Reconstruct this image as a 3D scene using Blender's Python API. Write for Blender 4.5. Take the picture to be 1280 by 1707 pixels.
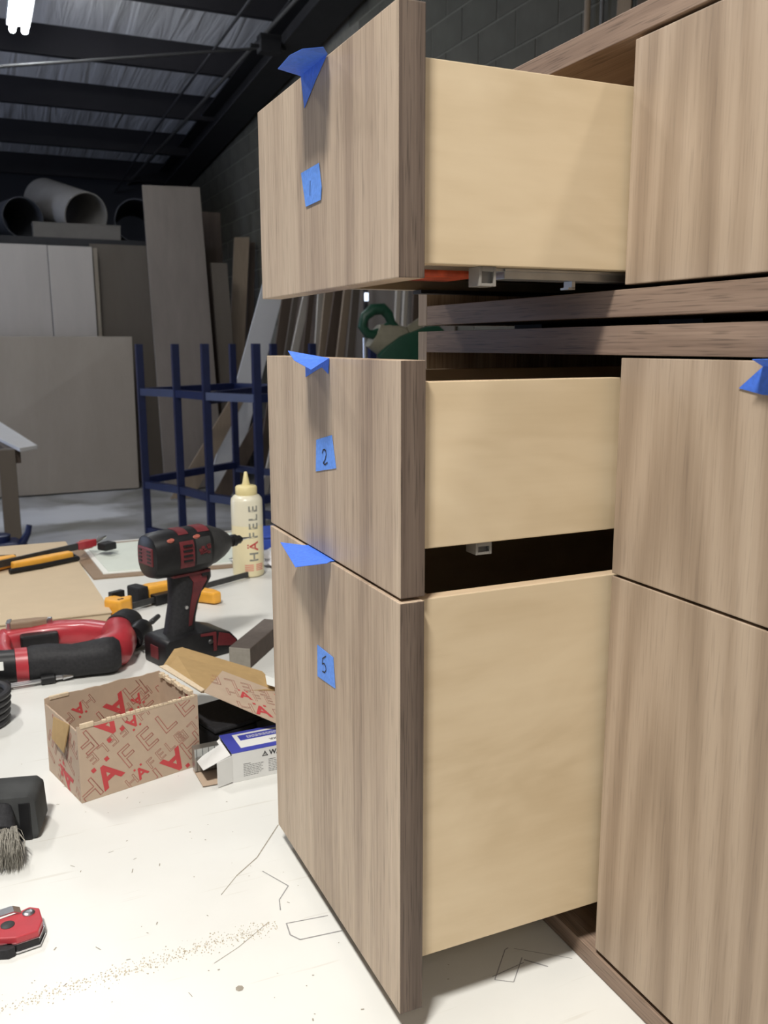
import bpy, bmesh, math, random
from mathutils import Vector, Matrix, Euler
from math import sin, cos, pi, radians

for o in list(bpy.data.objects):
    bpy.data.objects.remove(o)
SC = bpy.context.scene
COL = SC.collection
random.seed(7)

# ------------------------------------------------------------------ camera
cam_data = bpy.data.cameras.new('camera')
cam = bpy.data.objects.new('camera', cam_data)
COL.objects.link(cam)
cam.location = (-0.25771, -0.54606, 1.42576)
cam.rotation_euler = (1.38530, 0.00322, -0.42356)
cam_data.sensor_fit = 'VERTICAL'
cam_data.sensor_height = 36.0
cam_data.lens = 1493.48 / 1707 * 36.0
cam_data.clip_start = 0.02
cam_data.clip_end = 100
cam_data.dof.use_dof = True
cam_data.dof.focus_distance = 0.80
cam_data.dof.aperture_fstop = 16.0
SC.camera = cam

# ------------------------------------------------------------------ world, lights, exposure
world = bpy.data.worlds.new('world')
SC.world = world
world.use_nodes = True
world.node_tree.nodes['Background'].inputs[0].default_value = (0.84, 0.90, 1.0, 1)
world.node_tree.nodes['Background'].inputs[1].default_value = 0.16


def area_light(name, loc, target, sx, sy, power, color):
    d = bpy.data.lights.new(name, 'AREA')
    d.shape = 'RECTANGLE'
    d.size, d.size_y = sx, sy
    d.energy = power
    d.color = color
    o = bpy.data.objects.new(name, d)
    COL.objects.link(o)
    o.location = loc
    o.rotation_euler = (Vector(target) - Vector(loc)).to_track_quat('-Z', 'Y').to_euler()
    return o


# fluorescent strip over the bench, unseen fill lamps, and daylight through the roll-up doorway on the left
area_light('bench_strip_light', (-0.86, -0.80, 3.50), (-0.83, -0.78, 0.9), 0.42, 0.14, 110, (1.0, 0.965, 0.915))
area_light('aisle_fill_light', (-1.3, -3.4, 3.9), (-1.2, -3.2, 0.9), 0.3, 1.25, 22, (1.0, 0.96, 0.91))  # unseen fill behind the camera, added to lift the drawer sides
area_light('far_side_fill_light', (1.15, -1.5, 4.0), (1.15, -1.5, 0), 0.2, 1.2, 30, (1.0, 0.965, 0.92))  # unseen fill over the cabinet, placed after the slanted shade on the drawers
area_light('bench_end_fill_light', (-0.95, 2.1, 3.6), (-0.93, 2.1, 0.9), 0.62, 0.16, 34, (1.0, 0.97, 0.93))  # unseen lamp added to brighten the far end of the bench
area_light('doorway_daylight', (-5.7, 6.6, 1.7), (-0.6, 7.4, 0.2), 3.0, 2.6, 135, (0.62, 0.73, 1.0))

SC.view_settings.view_transform = 'Standard'
SC.view_settings.look = 'None'
SC.view_settings.gamma = 1
SC.view_settings.use_curve_mapping = False
SC.view_settings.exposure = 0.0
try:
    SC.cycles.use_denoising = True
    SC.cycles.max_bounces = 8
    SC.cycles.diffuse_bounces = 4
    SC.cycles.sample_clamp_indirect = 6.0
except Exception:
    pass


# ------------------------------------------------------------------ materials
def new_mat(name):
    m = bpy.data.materials.new(name)
    m.use_nodes = True
    nt = m.node_tree
    return m, nt, nt.nodes['Principled BSDF']


def set_in(b, key, v):
    if key in b.inputs:
        b.inputs[key].default_value = v


def plain(name, rgb, rough=0.5, metal=0.0, var=0.06, scale=30.0, bump=0.0, spec=0.5, coat=0.0):
    m, nt, b = new_mat(name)
    tc = nt.nodes.new('ShaderNodeTexCoord')
    n = nt.nodes.new('ShaderNodeTexNoise')
    n.inputs['Scale'].default_value = scale
    n.inputs['Detail'].default_value = 4
    nt.links.new(tc.outputs['Object'], n.inputs['Vector'])
    r = nt.nodes.new('ShaderNodeValToRGB')
    r.color_ramp.elements[0].position = 0.3
    r.color_ramp.elements[1].position = 0.7
    r.color_ramp.elements[0].color = tuple(max(0, c * (1 - var)) for c in rgb) + (1,)
    r.color_ramp.elements[1].color = tuple(min(1, c * (1 + var)) for c in rgb) + (1,)
    nt.links.new(n.outputs['Fac'], r.inputs['Fac'])
    nt.links.new(r.outputs['Color'], b.inputs['Base Color'])
    b.inputs['Roughness'].default_value = rough
    b.inputs['Metallic'].default_value = metal
    set_in(b, 'Specular IOR Level', spec)
    set_in(b, 'Coat Weight', coat)
    if bump:
        bp = nt.nodes.new('ShaderNodeBump')
        bp.inputs['Strength'].default_value = bump
        bp.inputs['Distance'].default_value = 0.002
        nt.links.new(n.outputs['Fac'], bp.inputs['Height'])
        nt.links.new(bp.outputs['Normal'], b.inputs['Normal'])
    return m


def emit(name, rgb, strength):
    m, nt, b = new_mat(name)
    b.inputs['Base Color'].default_value = rgb + (1,)
    set_in(b, 'Emission Color', rgb + (1,))
    set_in(b, 'Emission Strength', strength)
    return m


def wood(name, stops, axis='z', band=16.0, streak=160.0, pores=0.25, long_scale=0.9, rough=0.5,
         dist=0.35, offset=(0, 0, 0), fine=0.35, rings=0.0, ring_center=(0.3, -0.14), mid_w=0.38):
    """Grain that runs along `axis`: broad bands, fine streaks, dark pores; optional growth rings."""
    m, nt, b = new_mat(name)
    N, L = nt.nodes, nt.links
    tc = N.new('ShaderNodeTexCoord')
    mp = N.new('ShaderNodeMapping')
    L.new(tc.outputs['Object'], mp.inputs['Vector'])
    mp.inputs['Location'].default_value = offset
    k = {'x': 0, 'y': 1, 'z': 2}[axis]

    def noise(across, along, detail=3.0, rough_=0.5, distort=0.0):
        mm = N.new('ShaderNodeMapping')
        s = [across] * 3
        s[k] = along
        mm.inputs['Scale'].default_value = s
        L.new(mp.outputs[0], mm.inputs['Vector'])
        n = N.new('ShaderNodeTexNoise')
        n.inputs['Scale'].default_value = 1.0
        n.inputs['Detail'].default_value = detail
        n.inputs['Roughness'].default_value = rough_
        n.inputs['Distortion'].default_value = distort
        L.new(mm.outputs[0], n.inputs['Vector'])
        return n.outputs['Fac']

    def math_(op, a, v):
        n = N.new('ShaderNodeMath')
        n.operation = op
        for i, x in enumerate((a, v)):
            if isinstance(x, (int, float)):
                n.inputs[i].default_value = x
            else:
                L.new(x, n.inputs[i])
        return n.outputs[0]

    broad = noise(band, long_scale, 2.5, 0.55, dist)
    mid = noise(band * 3.2, long_scale * 2.0, 3.0, 0.6)
    thin = noise(streak * 2.2, 5.0, 2.0, 0.6)
    val = math_('ADD', math_('MULTIPLY', broad, 1 - mid_w), math_('MULTIPLY', mid, mid_w))
    if rings:
        mm = N.new('ShaderNodeMapping')
        s = [1.0, 1.0, 1.0]
        s[k] = 0.11
        mm.inputs['Scale'].default_value = s
        loc = [-ring_center[0], -ring_center[1], 0.0]
        mm.inputs['Location'].default_value = loc
        L.new(mp.outputs[0], mm.inputs['Vector'])
        w = N.new('ShaderNodeTexWave')
        w.wave_type = 'RINGS'
        w.rings_direction = 'SPHERICAL'
        w.wave_profile = 'SIN'
        w.inputs['Scale'].default_value = 13.0
        w.inputs['Distortion'].default_value = 2.0
        w.inputs['Detail'].default_value = 2.0
        w.inputs['Detail Scale'].default_value = 1.2
        L.new(mm.outputs[0], w.inputs['Vector'])
        val = math_('ADD', math_('MULTIPLY', val, 1 - rings), math_('MULTIPLY', w.outputs['Fac'], rings))
    val = math_('ADD', val, math_('MULTIPLY', math_('SUBTRACT', thin, 0.5), fine))
    ramp = N.new('ShaderNodeValToRGB')
    els = ramp.color_ramp.elements
    while len(els) < len(stops):
        els.new(0.5)
    for e, (p, c) in zip(els, stops):
        e.position = p
        e.color = c + (1,)
    L.new(val, ramp.inputs['Fac'])
    out = ramp.outputs['Color']
    if pores:
        pr = noise(streak * 4.5, 26.0, 1.0, 0.5)
        pc = N.new('ShaderNodeValToRGB')
        pc.color_ramp.elements[0].position = 0.30
        pc.color_ramp.elements[1].position = 0.44
        pc.color_ramp.elements[0].color = (1 - pores * 2,) * 3 + (1,)
        pc.color_ramp.elements[1].color = (1, 1, 1, 1)
        L.new(pr, pc.inputs['Fac'])
        mx = N.new('ShaderNodeMix')
        mx.data_type = 'RGBA'
        mx.blend_type = 'MULTIPLY'
        mx.inputs[0].default_value = 1.0
        L.new(out, mx.inputs[6])
        L.new(pc.outputs['Color'], mx.inputs[7])
        out = mx.outputs[2]
    L.new(out, b.inputs['Base Color'])
    b.inputs['Roughness'].default_value = rough
    set_in(b, 'Specular IOR Level', 0.35)
    return m


WAL = [(0.35, (0.250, 0.182, 0.130)), (0.46, (0.365, 0.277, 0.200)), (0.56, (0.450, 0.350, 0.255)), (0.68, (0.525, 0.420, 0.310))]
WALC = [(0.30, (0.270, 0.200, 0.142)), (0.46, (0.350, 0.266, 0.192)), (0.58, (0.415, 0.322, 0.238)), (0.74, (0.470, 0.372, 0.280))]
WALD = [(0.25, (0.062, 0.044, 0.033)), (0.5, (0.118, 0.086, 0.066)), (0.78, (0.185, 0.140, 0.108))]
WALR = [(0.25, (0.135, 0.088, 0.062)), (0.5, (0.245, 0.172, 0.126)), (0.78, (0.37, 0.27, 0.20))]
BIR = [(0.32, (0.520, 0.405, 0.255)), (0.5, (0.590, 0.470, 0.308)), (0.68, (0.635, 0.515, 0.345))]
M = {}
M['walnut'] = wood('walnut_veneer', WAL, 'z', band=19, streak=170, pores=0.13, fine=0.26, mid_w=0.26)
M['walnut_closed'] = wood('walnut_veneer_cathedral', WALC, 'z', band=22, streak=150, pores=0.07, fine=0.20,
                          rings=0.20, ring_center=(-0.268, -0.062), mid_w=0.24)
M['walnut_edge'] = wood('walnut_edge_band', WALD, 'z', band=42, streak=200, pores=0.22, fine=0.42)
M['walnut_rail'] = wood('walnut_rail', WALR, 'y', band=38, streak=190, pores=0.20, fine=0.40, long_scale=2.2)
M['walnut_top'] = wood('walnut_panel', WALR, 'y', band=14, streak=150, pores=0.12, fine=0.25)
M['walnut_stile'] = wood('walnut_stile', WAL, 'z', band=30, streak=190, pores=0.15, fine=0.3)
M['birch'] = wood('birch_plywood', BIR, 'x', band=11, streak=150, pores=0.0, fine=0.07, long_scale=4.0, dist=2.4, rough=0.42)
M['birch_edge'] = wood('birch_ply_edge', [(0.3, (0.42, 0.30, 0.18)), (0.7, (0.66, 0.52, 0.36))], 'x', band=260, streak=300, pores=0.1, fine=0.2)
M['sheet'] = wood('birch_sheet_goods', [(0.25, (0.30, 0.255, 0.205)), (0.75, (0.39, 0.335, 0.275))], 'z', band=1.6, streak=18, pores=0.0, fine=0.15, long_scale=0.4)
M['sheet_pale'] = wood('pale_sheet_goods', [(0.25, (0.42, 0.38, 0.34)), (0.75, (0.53, 0.48, 0.43))], 'z', band=1.6, streak=18, pores=0.0, fine=0.12, long_scale=0.4)
M['sheet_dark'] = wood('dark_sheet_goods', [(0.25, (0.115, 0.095, 0.075)), (0.75, (0.16, 0.135, 0.11))], 'z', band=1.6, streak=18, pores=0.0, fine=0.15, long_scale=0.4)
M['board_tall'] = wood('maple_board', [(0.25, (0.185, 0.155, 0.130)), (0.75, (0.24, 0.205, 0.175))], 'z', band=5, streak=30, pores=0.0, fine=0.15)
M['lumber_pale'] = wood('pale_lumber', [(0.2, (0.42, 0.38, 0.32)), (0.8, (0.60, 0.55, 0.48))], 'z', band=14, streak=60, pores=0, fine=0.2)
M['lumber_tan'] = wood('tan_lumber', [(0.2, (0.24, 0.18, 0.125)), (0.8, (0.36, 0.28, 0.20))], 'z', band=14, streak=60, pores=0, fine=0.2)
M['lumber_dark'] = wood('dark_lumber', [(0.2, (0.07, 0.05, 0.038)), (0.8, (0.13, 0.095, 0.07))], 'z', band=14, streak=60, pores=0, fine=0.2)
M['panel_white'] = plain('white_panel', (0.72, 0.71, 0.70), 0.6, var=0.03, scale=3)
M['black_plastic'] = plain('black_plastic', (0.011, 0.011, 0.012), 0.42, var=0.2, scale=90, bump=0.05, spec=0.35)
M['black_rubber'] = plain('black_rubber', (0.019, 0.019, 0.021), 0.62, var=0.25, scale=220, bump=0.25, spec=0.3)
M['dusty_rubber'] = plain('dusty_black_rubber', (0.050, 0.052, 0.052), 0.8, var=0.3, scale=25, bump=0.2, spec=0.25)
M['charcoal'] = plain('charcoal_alloy', (0.038, 0.038, 0.038), 0.5, metal=0.2, var=0.2, scale=60)
M['red_plastic'] = plain('red_plastic', (0.40, 0.034, 0.045), 0.36, var=0.1, scale=40, coat=0.2)
M['dark_red'] = plain('dark_red_plastic', (0.125, 0.018, 0.022), 0.5, var=0.2, scale=60)
M['orange'] = plain('orange_plastic', (0.50, 0.075, 0.028), 0.45, var=0.5, scale=60)
M['stud_red'] = plain('dull_stud_red', (0.36, 0.10, 0.07), 0.4)
M['yellow'] = plain('yellow_plastic', (0.82, 0.40, 0.05), 0.42, var=0.08, scale=40)
M['steel'] = plain('brushed_steel', (0.62, 0.62, 0.63), 0.28, metal=1.0, var=0.08, scale=80)
M['galvanized'] = plain('galvanized_steel', (0.42, 0.43, 0.42), 0.38, metal=0.9, var=0.1, scale=70)
M['grey_plastic'] = plain('grey_plastic', (0.23, 0.215, 0.19), 0.5, var=0.04)
M['tape_flat'] = plain('pressed_blue_tape', (0.105, 0.265, 0.74), 0.62, var=0.10, scale=260, bump=0.2)
M['tape'] = plain('blue_masking_tape', (0.055, 0.165, 0.68), 0.62, var=0.12, scale=260, bump=0.25)
M['ink'] = plain('black_ink', (0.012, 0.012, 0.016), 0.7, var=0.0)
M['pencil'] = plain('pencil_graphite', (0.28, 0.275, 0.27), 0.7, var=0.2, scale=300)
M['cardboard'] = plain('kraft_cardboard', (0.43, 0.315, 0.205), 0.8, var=0.05, scale=60)
M['cardboard_print'] = plain('printed_kraft_board', (0.47, 0.36, 0.265), 0.75, var=0.04, scale=60)
M['cardboard_tan'] = plain('tan_cardboard_lining', (0.40, 0.265, 0.115), 0.85, var=0.05, scale=80)
M['cardboard_edge'] = plain('torn_cardboard_edge', (0.62, 0.50, 0.35), 0.9, var=0.1, scale=300)
M['carton_flat'] = plain('flat_carton_board', (0.55, 0.44, 0.30), 0.8, var=0.03, scale=20)
M['red_ink'] = plain('red_print', (0.50, 0.055, 0.060), 0.7, var=0.05)
M['pink_print'] = plain('faded_red_print', (0.72, 0.30, 0.22), 0.6, var=0.05)
M['red_line'] = plain('red_outline_print', (0.40, 0.155, 0.12), 0.7, var=0.05)
M['paper'] = plain('white_paper', (0.78, 0.79, 0.75), 0.7, var=0.03, scale=20)
M['paper_green'] = plain('pale_green_paper', (0.66, 0.71, 0.64), 0.5, var=0.03, scale=20)
M['hardboard'] = plain('brown_hardboard', (0.27, 0.19, 0.125), 0.6, var=0.06, scale=50)
M['white_card'] = plain('white_carton', (0.66, 0.66, 0.64), 0.55, var=0.02)
M['blue_print'] = plain('blue_carton_print', (0.045, 0.055, 0.34), 0.5, var=0.04)
M['grey_ink'] = plain('grey_print', (0.20, 0.20, 0.20), 0.7, var=0.0)
M['bottle_grey_ink'] = plain('bottle_grey_print', (0.23, 0.23, 0.20), 0.6, var=0.0)
M['bottle'] = plain('cream_glue_plastic', (0.80, 0.715, 0.46), 0.35, var=0.02)
M['bottle_top'] = plain('translucent_bottle_plastic', (0.74, 0.70, 0.55), 0.3, var=0.02)
M['bottle_cap'] = plain('pale_yellow_cap', (0.74, 0.64, 0.33), 0.45, var=0.03)
M['blue_steel'] = plain('blue_painted_steel', (0.010, 0.018, 0.078), 0.4, var=0.12, scale=20)
M['blue_bag'] = plain('blue_plastic_box', (0.025, 0.065, 0.36), 0.5, var=0.1)
M['green_plastic'] = plain('green_tool_plastic', (0.008, 0.055, 0.030), 0.42, var=0.1)
M['saw_tan'] = plain('tan_cast_housing', (0.24, 0.22, 0.16), 0.5, var=0.1)
M['dark_steel'] = plain('dark_painted_steel', (0.020, 0.019, 0.021), 0.6, var=0.15, scale=8)
M['purlin'] = plain('dark_purlin_steel', (0.022, 0.020, 0.024), 0.6, var=0.15, scale=3)
M['rod_steel'] = plain('dull_rod_steel', (0.060, 0.058, 0.058), 0.6, var=0.1)
M['pipe'] = plain('grey_conduit', (0.16, 0.155, 0.15), 0.45, metal=0.6, var=0.1)
M['fibre_tube'] = plain('fibre_tube', (0.30, 0.28, 0.255), 0.8, var=0.06, scale=8)
M['loft_box'] = plain('dusty_loft_carton', (0.16, 0.145, 0.125), 0.8, var=0.06, scale=8)
M['fibre_dark'] = plain('dark_fibre_tube', (0.05, 0.052, 0.060), 0.8, var=0.06, scale=8)
M['brush_hair'] = plain('grey_brush_bristle', (0.24, 0.225, 0.19), 0.9, var=0.35, scale=500)
M['walnut_block'] = plain('dark_walnut_offcut', (0.075, 0.052, 0.040), 0.7, var=0.2, scale=50)
M['block_end'] = plain('grey_end_grain', (0.255, 0.235, 0.20), 0.8, var=0.1, scale=120)
M['block_top'] = plain('walnut_top_face', (0.115, 0.095, 0.082), 0.8, var=0.1, scale=90)
M['tube_glow'] = emit('fluorescent_glow', (0.93, 0.97, 1.0), 34.0)
M['slit_glow'] = emit('small_slot_glow', (0.75, 0.85, 1.0), 1.6)
M['fixture'] = plain('white_enamel', (0.7, 0.7, 0.7), 0.5, var=0.02)
M['cable_black'] = plain('black_cable', (0.035, 0.035, 0.038), 0.5, var=0.1)
M['mark'] = plain('bench_dent', (0.30, 0.27, 0.22), 0.9, var=0.2, scale=200)
M['sawdust'] = plain('sawdust', (0.54, 0.475, 0.36), 0.95, var=0.15, scale=400)
M['cloth'] = plain('white_cloth', (0.66, 0.65, 0.66), 0.9, var=0.06, scale=60, bump=0.3)


def bench_material():
    m, nt, b = new_mat('white_melamine_bench')
    N, L = nt.nodes, nt.links
    tc = N.new('ShaderNodeTexCoord')
    n = N.new('ShaderNodeTexNoise')
    n.inputs['Scale'].default_value = 6.0
    n.inputs['Detail'].default_value = 5
    L.new(tc.outputs['Object'], n.inputs['Vector'])
    r = N.new('ShaderNodeValToRGB')
    r.color_ramp.elements[0].position = 0.25
    r.color_ramp.elements[0].color = (0.625, 0.622, 0.585, 1)
    r.color_ramp.elements[1].position = 0.6
    r.color_ramp.elements[1].color = (0.680, 0.680, 0.645, 1)
    L.new(n.outputs['Fac'], r.inputs['Fac'])
    # scratches
    mm = N.new('ShaderNodeMapping')
    mm.inputs['Rotation'].default_value = (0, 0, 0.5)
    mm.inputs['Scale'].default_value = (9, 150, 1)
    L.new(tc.outputs['Object'], mm.inputs['Vector'])
    s = N.new('ShaderNodeTexNoise')
    s.inputs['Scale'].default_value = 1.0
    s.inputs['Detail'].default_value = 2
    L.new(mm.outputs[0], s.inputs['Vector'])
    sr = N.new('ShaderNodeValToRGB')
    sr.color_ramp.elements[0].position = 0.26
    sr.color_ramp.elements[0].color = (0.90, 0.885, 0.86, 1)
    sr.color_ramp.elements[1].position = 0.33
    sr.color_ramp.elements[1].color = (1, 1, 1, 1)
    L.new(s.outputs['Fac'], sr.inputs['Fac'])
    mx = N.new('ShaderNodeMix')
    mx.data_type = 'RGBA'
    mx.blend_type = 'MULTIPLY'
    mx.inputs[0].default_value = 1
    L.new(r.outputs['Color'], mx.inputs[6])
    L.new(sr.outputs['Color'], mx.inputs[7])
    # a faint pink chalk stain beside the printed carton
    sub = N.new('ShaderNodeVectorMath')
    sub.operation = 'DISTANCE'
    sub.inputs[1].default_value = (-0.255, 0.66, 0.0)
    L.new(tc.outputs['Object'], sub.inputs[0])
    pr = N.new('ShaderNodeValToRGB')
    pr.color_ramp.elements[0].position = 0.0
    pr.color_ramp.elements[0].color = (1, 1, 1, 1)
    pr.color_ramp.elements[1].position = 0.10
    pr.color_ramp.elements[1].color = (0, 0, 0, 1)
    L.new(sub.outputs['Value'], pr.inputs['Fac'])
    n2 = N.new('ShaderNodeTexNoise')
    n2.inputs['Scale'].default_value = 28.0
    L.new(tc.outputs['Object'], n2.inputs['Vector'])
    mu = N.new('ShaderNodeMath')
    mu.operation = 'MULTIPLY'
    L.new(pr.outputs['Color'], mu.inputs[0])
    L.new(n2.outputs['Fac'], mu.inputs[1])
    mx2 = N.new('ShaderNodeMix')
    mx2.data_type = 'RGBA'
    L.new(mu.outputs[0], mx2.inputs[0])
    L.new(mx.outputs[2], mx2.inputs[6])
    mx2.inputs[7].default_value = (0.72, 0.42, 0.46, 1)
    L.new(mx2.outputs[2], b.inputs['Base Color'])
    b.inputs['Roughness'].default_value = 0.42
    set_in(b, 'Specular IOR Level', 0.4)
    return m


def floor_material():
    m, nt, b = new_mat('dusty_concrete')
    N, L = nt.nodes, nt.links
    tc = N.new('ShaderNodeTexCoord')
    n = N.new('ShaderNodeTexNoise')
    n.inputs['Scale'].default_value = 1.3
    n.inputs['Detail'].default_value = 7
    n.inputs['Distortion'].default_value = 0.8
    L.new(tc.outputs['Object'], n.inputs['Vector'])
    r = N.new('ShaderNodeValToRGB')
    r.color_ramp.elements[0].position = 0.38
    r.color_ramp.elements[0].color = (0.24, 0.23, 0.195, 1)
    r.color_ramp.elements[1].position = 0.62
    r.color_ramp.elements[1].color = (0.52, 0.515, 0.51, 1)
    L.new(n.outputs['Fac'], r.inputs['Fac'])
    # pool of daylight on the dusty aisle floor, painted into the colour
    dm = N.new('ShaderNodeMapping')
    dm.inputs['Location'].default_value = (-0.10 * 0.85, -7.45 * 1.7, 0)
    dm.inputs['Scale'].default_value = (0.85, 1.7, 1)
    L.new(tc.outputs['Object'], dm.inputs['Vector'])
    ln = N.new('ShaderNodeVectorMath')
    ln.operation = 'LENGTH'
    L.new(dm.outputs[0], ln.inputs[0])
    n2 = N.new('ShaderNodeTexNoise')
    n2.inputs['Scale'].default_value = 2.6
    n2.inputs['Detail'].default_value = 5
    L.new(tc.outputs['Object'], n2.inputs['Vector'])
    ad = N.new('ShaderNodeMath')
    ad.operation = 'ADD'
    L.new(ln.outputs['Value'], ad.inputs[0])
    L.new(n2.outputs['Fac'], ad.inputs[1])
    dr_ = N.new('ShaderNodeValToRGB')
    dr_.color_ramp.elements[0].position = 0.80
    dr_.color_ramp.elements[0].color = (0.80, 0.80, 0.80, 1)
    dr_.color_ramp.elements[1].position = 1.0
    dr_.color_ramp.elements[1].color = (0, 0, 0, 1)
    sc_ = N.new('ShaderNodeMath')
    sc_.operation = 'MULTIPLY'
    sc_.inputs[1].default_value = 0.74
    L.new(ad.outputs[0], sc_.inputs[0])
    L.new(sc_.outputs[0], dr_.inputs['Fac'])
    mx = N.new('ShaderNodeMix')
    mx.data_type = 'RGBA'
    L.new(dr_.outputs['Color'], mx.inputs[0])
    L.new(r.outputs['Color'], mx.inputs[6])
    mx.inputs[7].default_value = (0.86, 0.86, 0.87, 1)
    L.new(mx.outputs[2], b.inputs['Base Color'])
    b.inputs['Roughness'].default_value = 0.45
    return m


def ceiling_material():
    m, nt, b = new_mat('white_vinyl_roof_lining')
    N, L = nt.nodes, nt.links
    tc = N.new('ShaderNodeTexCoord')
    mm = N.new('ShaderNodeMapping')
    mm.inputs['Scale'].default_value = (7.0, 0.5, 1)
    L.new(tc.outputs['Object'], mm.inputs['Vector'])
    n = N.new('ShaderNodeTexNoise')
    n.inputs['Scale'].default_value = 1.0
    n.inputs['Detail'].default_value = 3
    n.inputs['Distortion'].default_value = 0.6
    L.new(mm.outputs[0], n.inputs['Vector'])
    bp = N.new('ShaderNodeBump')
    bp.inputs['Strength'].default_value = 0.8
    bp.inputs['Distance'].default_value = 0.05
    L.new(n.outputs['Fac'], bp.inputs['Height'])
    L.new(bp.outputs['Normal'], b.inputs['Normal'])
    b.inputs['Base Color'].default_value = (0.80, 0.79, 0.80, 1)
    b.inputs['Roughness'].default_value = 0.55
    return m


M['bench'] = bench_material()
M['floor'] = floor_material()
M['ceiling'] = ceiling_material()
M['block'] = plain('grey_green_concrete_block', (0.096, 0.090, 0.070), 0.9, var=0.16, scale=5, bump=0.3)
M['mortar'] = plain('mortar', (0.18, 0.168, 0.138), 0.95, var=0.1, scale=20)
M['back_wall'] = plain('dark_sheet_metal_wall', (0.045, 0.046, 0.055), 0.8, var=0.1, scale=2)


# ------------------------------------------------------------------ mesh helpers
def obj(name, bm, mat, parent=None, loc=None, smooth=False, label=None, kind=None):
    me = bpy.data.meshes.new(name)
    if not isinstance(bm, bpy.types.Mesh):
        bm.normal_update()
        bm.to_mesh(me)
        bm.free()
    else:
        me = bm
    for mm in (mat if isinstance(mat, (list, tuple)) else [mat]):
        me.materials.append(M[mm])
    if smooth:
        for p in me.polygons:
            p.use_smooth = True
        try:
            me.set_sharp_from_angle(angle=radians(42))
        except Exception:
            pass
    o = bpy.data.objects.new(name, me)
    COL.objects.link(o)
    if parent is not None:
        o.parent = parent
    if loc is not None:
        o.location = loc
    if label:
        o['label'] = label
    if kind:
        o['kind'] = kind
    return o


def tag(o, label, cat, group=None):
    o['label'] = label
    o['category'] = cat
    if group:
        o['group'] = group
    return o


def thing(name, label, cat, loc=(0, 0, 0), rz=0.0, group=None):
    o = bpy.data.objects.new(name, None)
    COL.objects.link(o)
    o.empty_display_size = 0.05
    o.location = loc
    o.rotation_euler = (0, 0, rz)
    return tag(o, label, cat, group)


def struct(name, bm, mat, parent=None):
    o = obj(name, bm, mat, parent)
    if parent is None:
        o['kind'] = 'structure'
    return o


def add_box(bm, lo, hi, bevel=0.0, mi=0):
    vs = [bm.verts.new((x, y, z)) for x in (lo[0], hi[0]) for y in (lo[1], hi[1]) for z in (lo[2], hi[2])]
    idx = [(0, 1, 3, 2), (4, 6, 7, 5), (0, 4, 5, 1), (2, 3, 7, 6), (0, 2, 6, 4), (1, 5, 7, 3)]
    fs = [bm.faces.new([vs[i] for i in f]) for f in idx]
    for f in fs:
        f.material_index = mi
    if bevel:
        es = {e for f in fs for e in f.edges}
        bmesh.ops.bevel(bm, geom=list(es), offset=bevel, segments=2, profile=0.6, affect='EDGES', clamp_overlap=True)
    return fs


def box_bm(lo, hi, bevel=0.0):
    bm = bmesh.new()
    add_box(bm, lo, hi, bevel)
    return bm


def add_hex(bm, bottom, top, mi=0):
    """Solid from two quads of four points each, in matching order."""
    a = [bm.verts.new(p) for p in bottom]
    c = [bm.verts.new(p) for p in top]
    n = len(a)
    fs = [bm.faces.new(a[::-1]), bm.faces.new(c)]
    for i in range(n):
        fs.append(bm.faces.new((a[i], a[(i + 1) % n], c[(i + 1) % n], c[i])))
    for f in fs:
        f.material_index = mi
    return fs


def slab_bm(quad, thick, bevel=0.0):
    """A flat board: four corners of its face, given thickness away from the normal."""
    q = [Vector(p) for p in quad]
    n = (q[1] - q[0]).cross(q[3] - q[0]).normalized()
    bm = bmesh.new()
    add_hex(bm, [p - n * thick for p in q], q)
    if bevel:
        bmesh.ops.bevel(bm, geom=list(bm.edges), offset=bevel, segments=1, affect='EDGES')
    bmesh.ops.recalc_face_normals(bm, faces=bm.faces)
    return bm


def prism_bm(poly, axis, a, b, bevel=0.0):
    """Extrude a 2-D outline along axis from a to b. axis 'z': (x,y); 'y': (x,z); 'x': (y,z)."""
    def P(u, v, w):
        return {'z': (u, v, w), 'y': (u, w, v), 'x': (w, u, v)}[axis]
    bm = bmesh.new()
    add_hex(bm, [P(u, v, a) for u, v in poly], [P(u, v, b) for u, v in poly])
    bmesh.ops.recalc_face_normals(bm, faces=bm.faces)
    if bevel:
        bmesh.ops.bevel(bm, geom=list(bm.edges), offset=bevel, segments=2, profile=0.6, affect='EDGES', clamp_overlap=True)
    return bm


def ring(c, u, v, a, b, n=24, e=2.0):
    c, u, v = Vector(c), Vector(u), Vector(v)
    out = []
    for i in range(n):
        t = 2 * pi * i / n
        ct, st = cos(t), sin(t)
        out.append(c + u * a * math.copysign(abs(ct) ** (2 / e), ct) + v * b * math.copysign(abs(st) ** (2 / e), st))
    return out


def loft(bm, rings, caps=True, mi=0):
    rows = [[bm.verts.new(p) for p in r] for r in rings]
    n = len(rows[0])
    fs = []
    for r0, r1 in zip(rows, rows[1:]):
        for i in range(n):
            fs.append(bm.faces.new((r0[i], r0[(i + 1) % n], r1[(i + 1) % n], r1[i])))
    if caps:
        fs.append(bm.faces.new(rows[0][::-1]))
        fs.append(bm.faces.new(rows[-1]))
    for f in fs:
        f.material_index = mi
    bmesh.ops.recalc_face_normals(bm, faces=bm.faces)
    return fs


def loft_bm(rings, caps=True):
    bm = bmesh.new()
    loft(bm, rings, caps)
    return bm


def lathe_bm(profile, n=32, center=(0, 0)):
    """profile: (radius, z)"""
    return loft_bm([ring((center[0], center[1], z), (1, 0, 0), (0, 1, 0), r, r, n) for r, z in profile])


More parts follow.
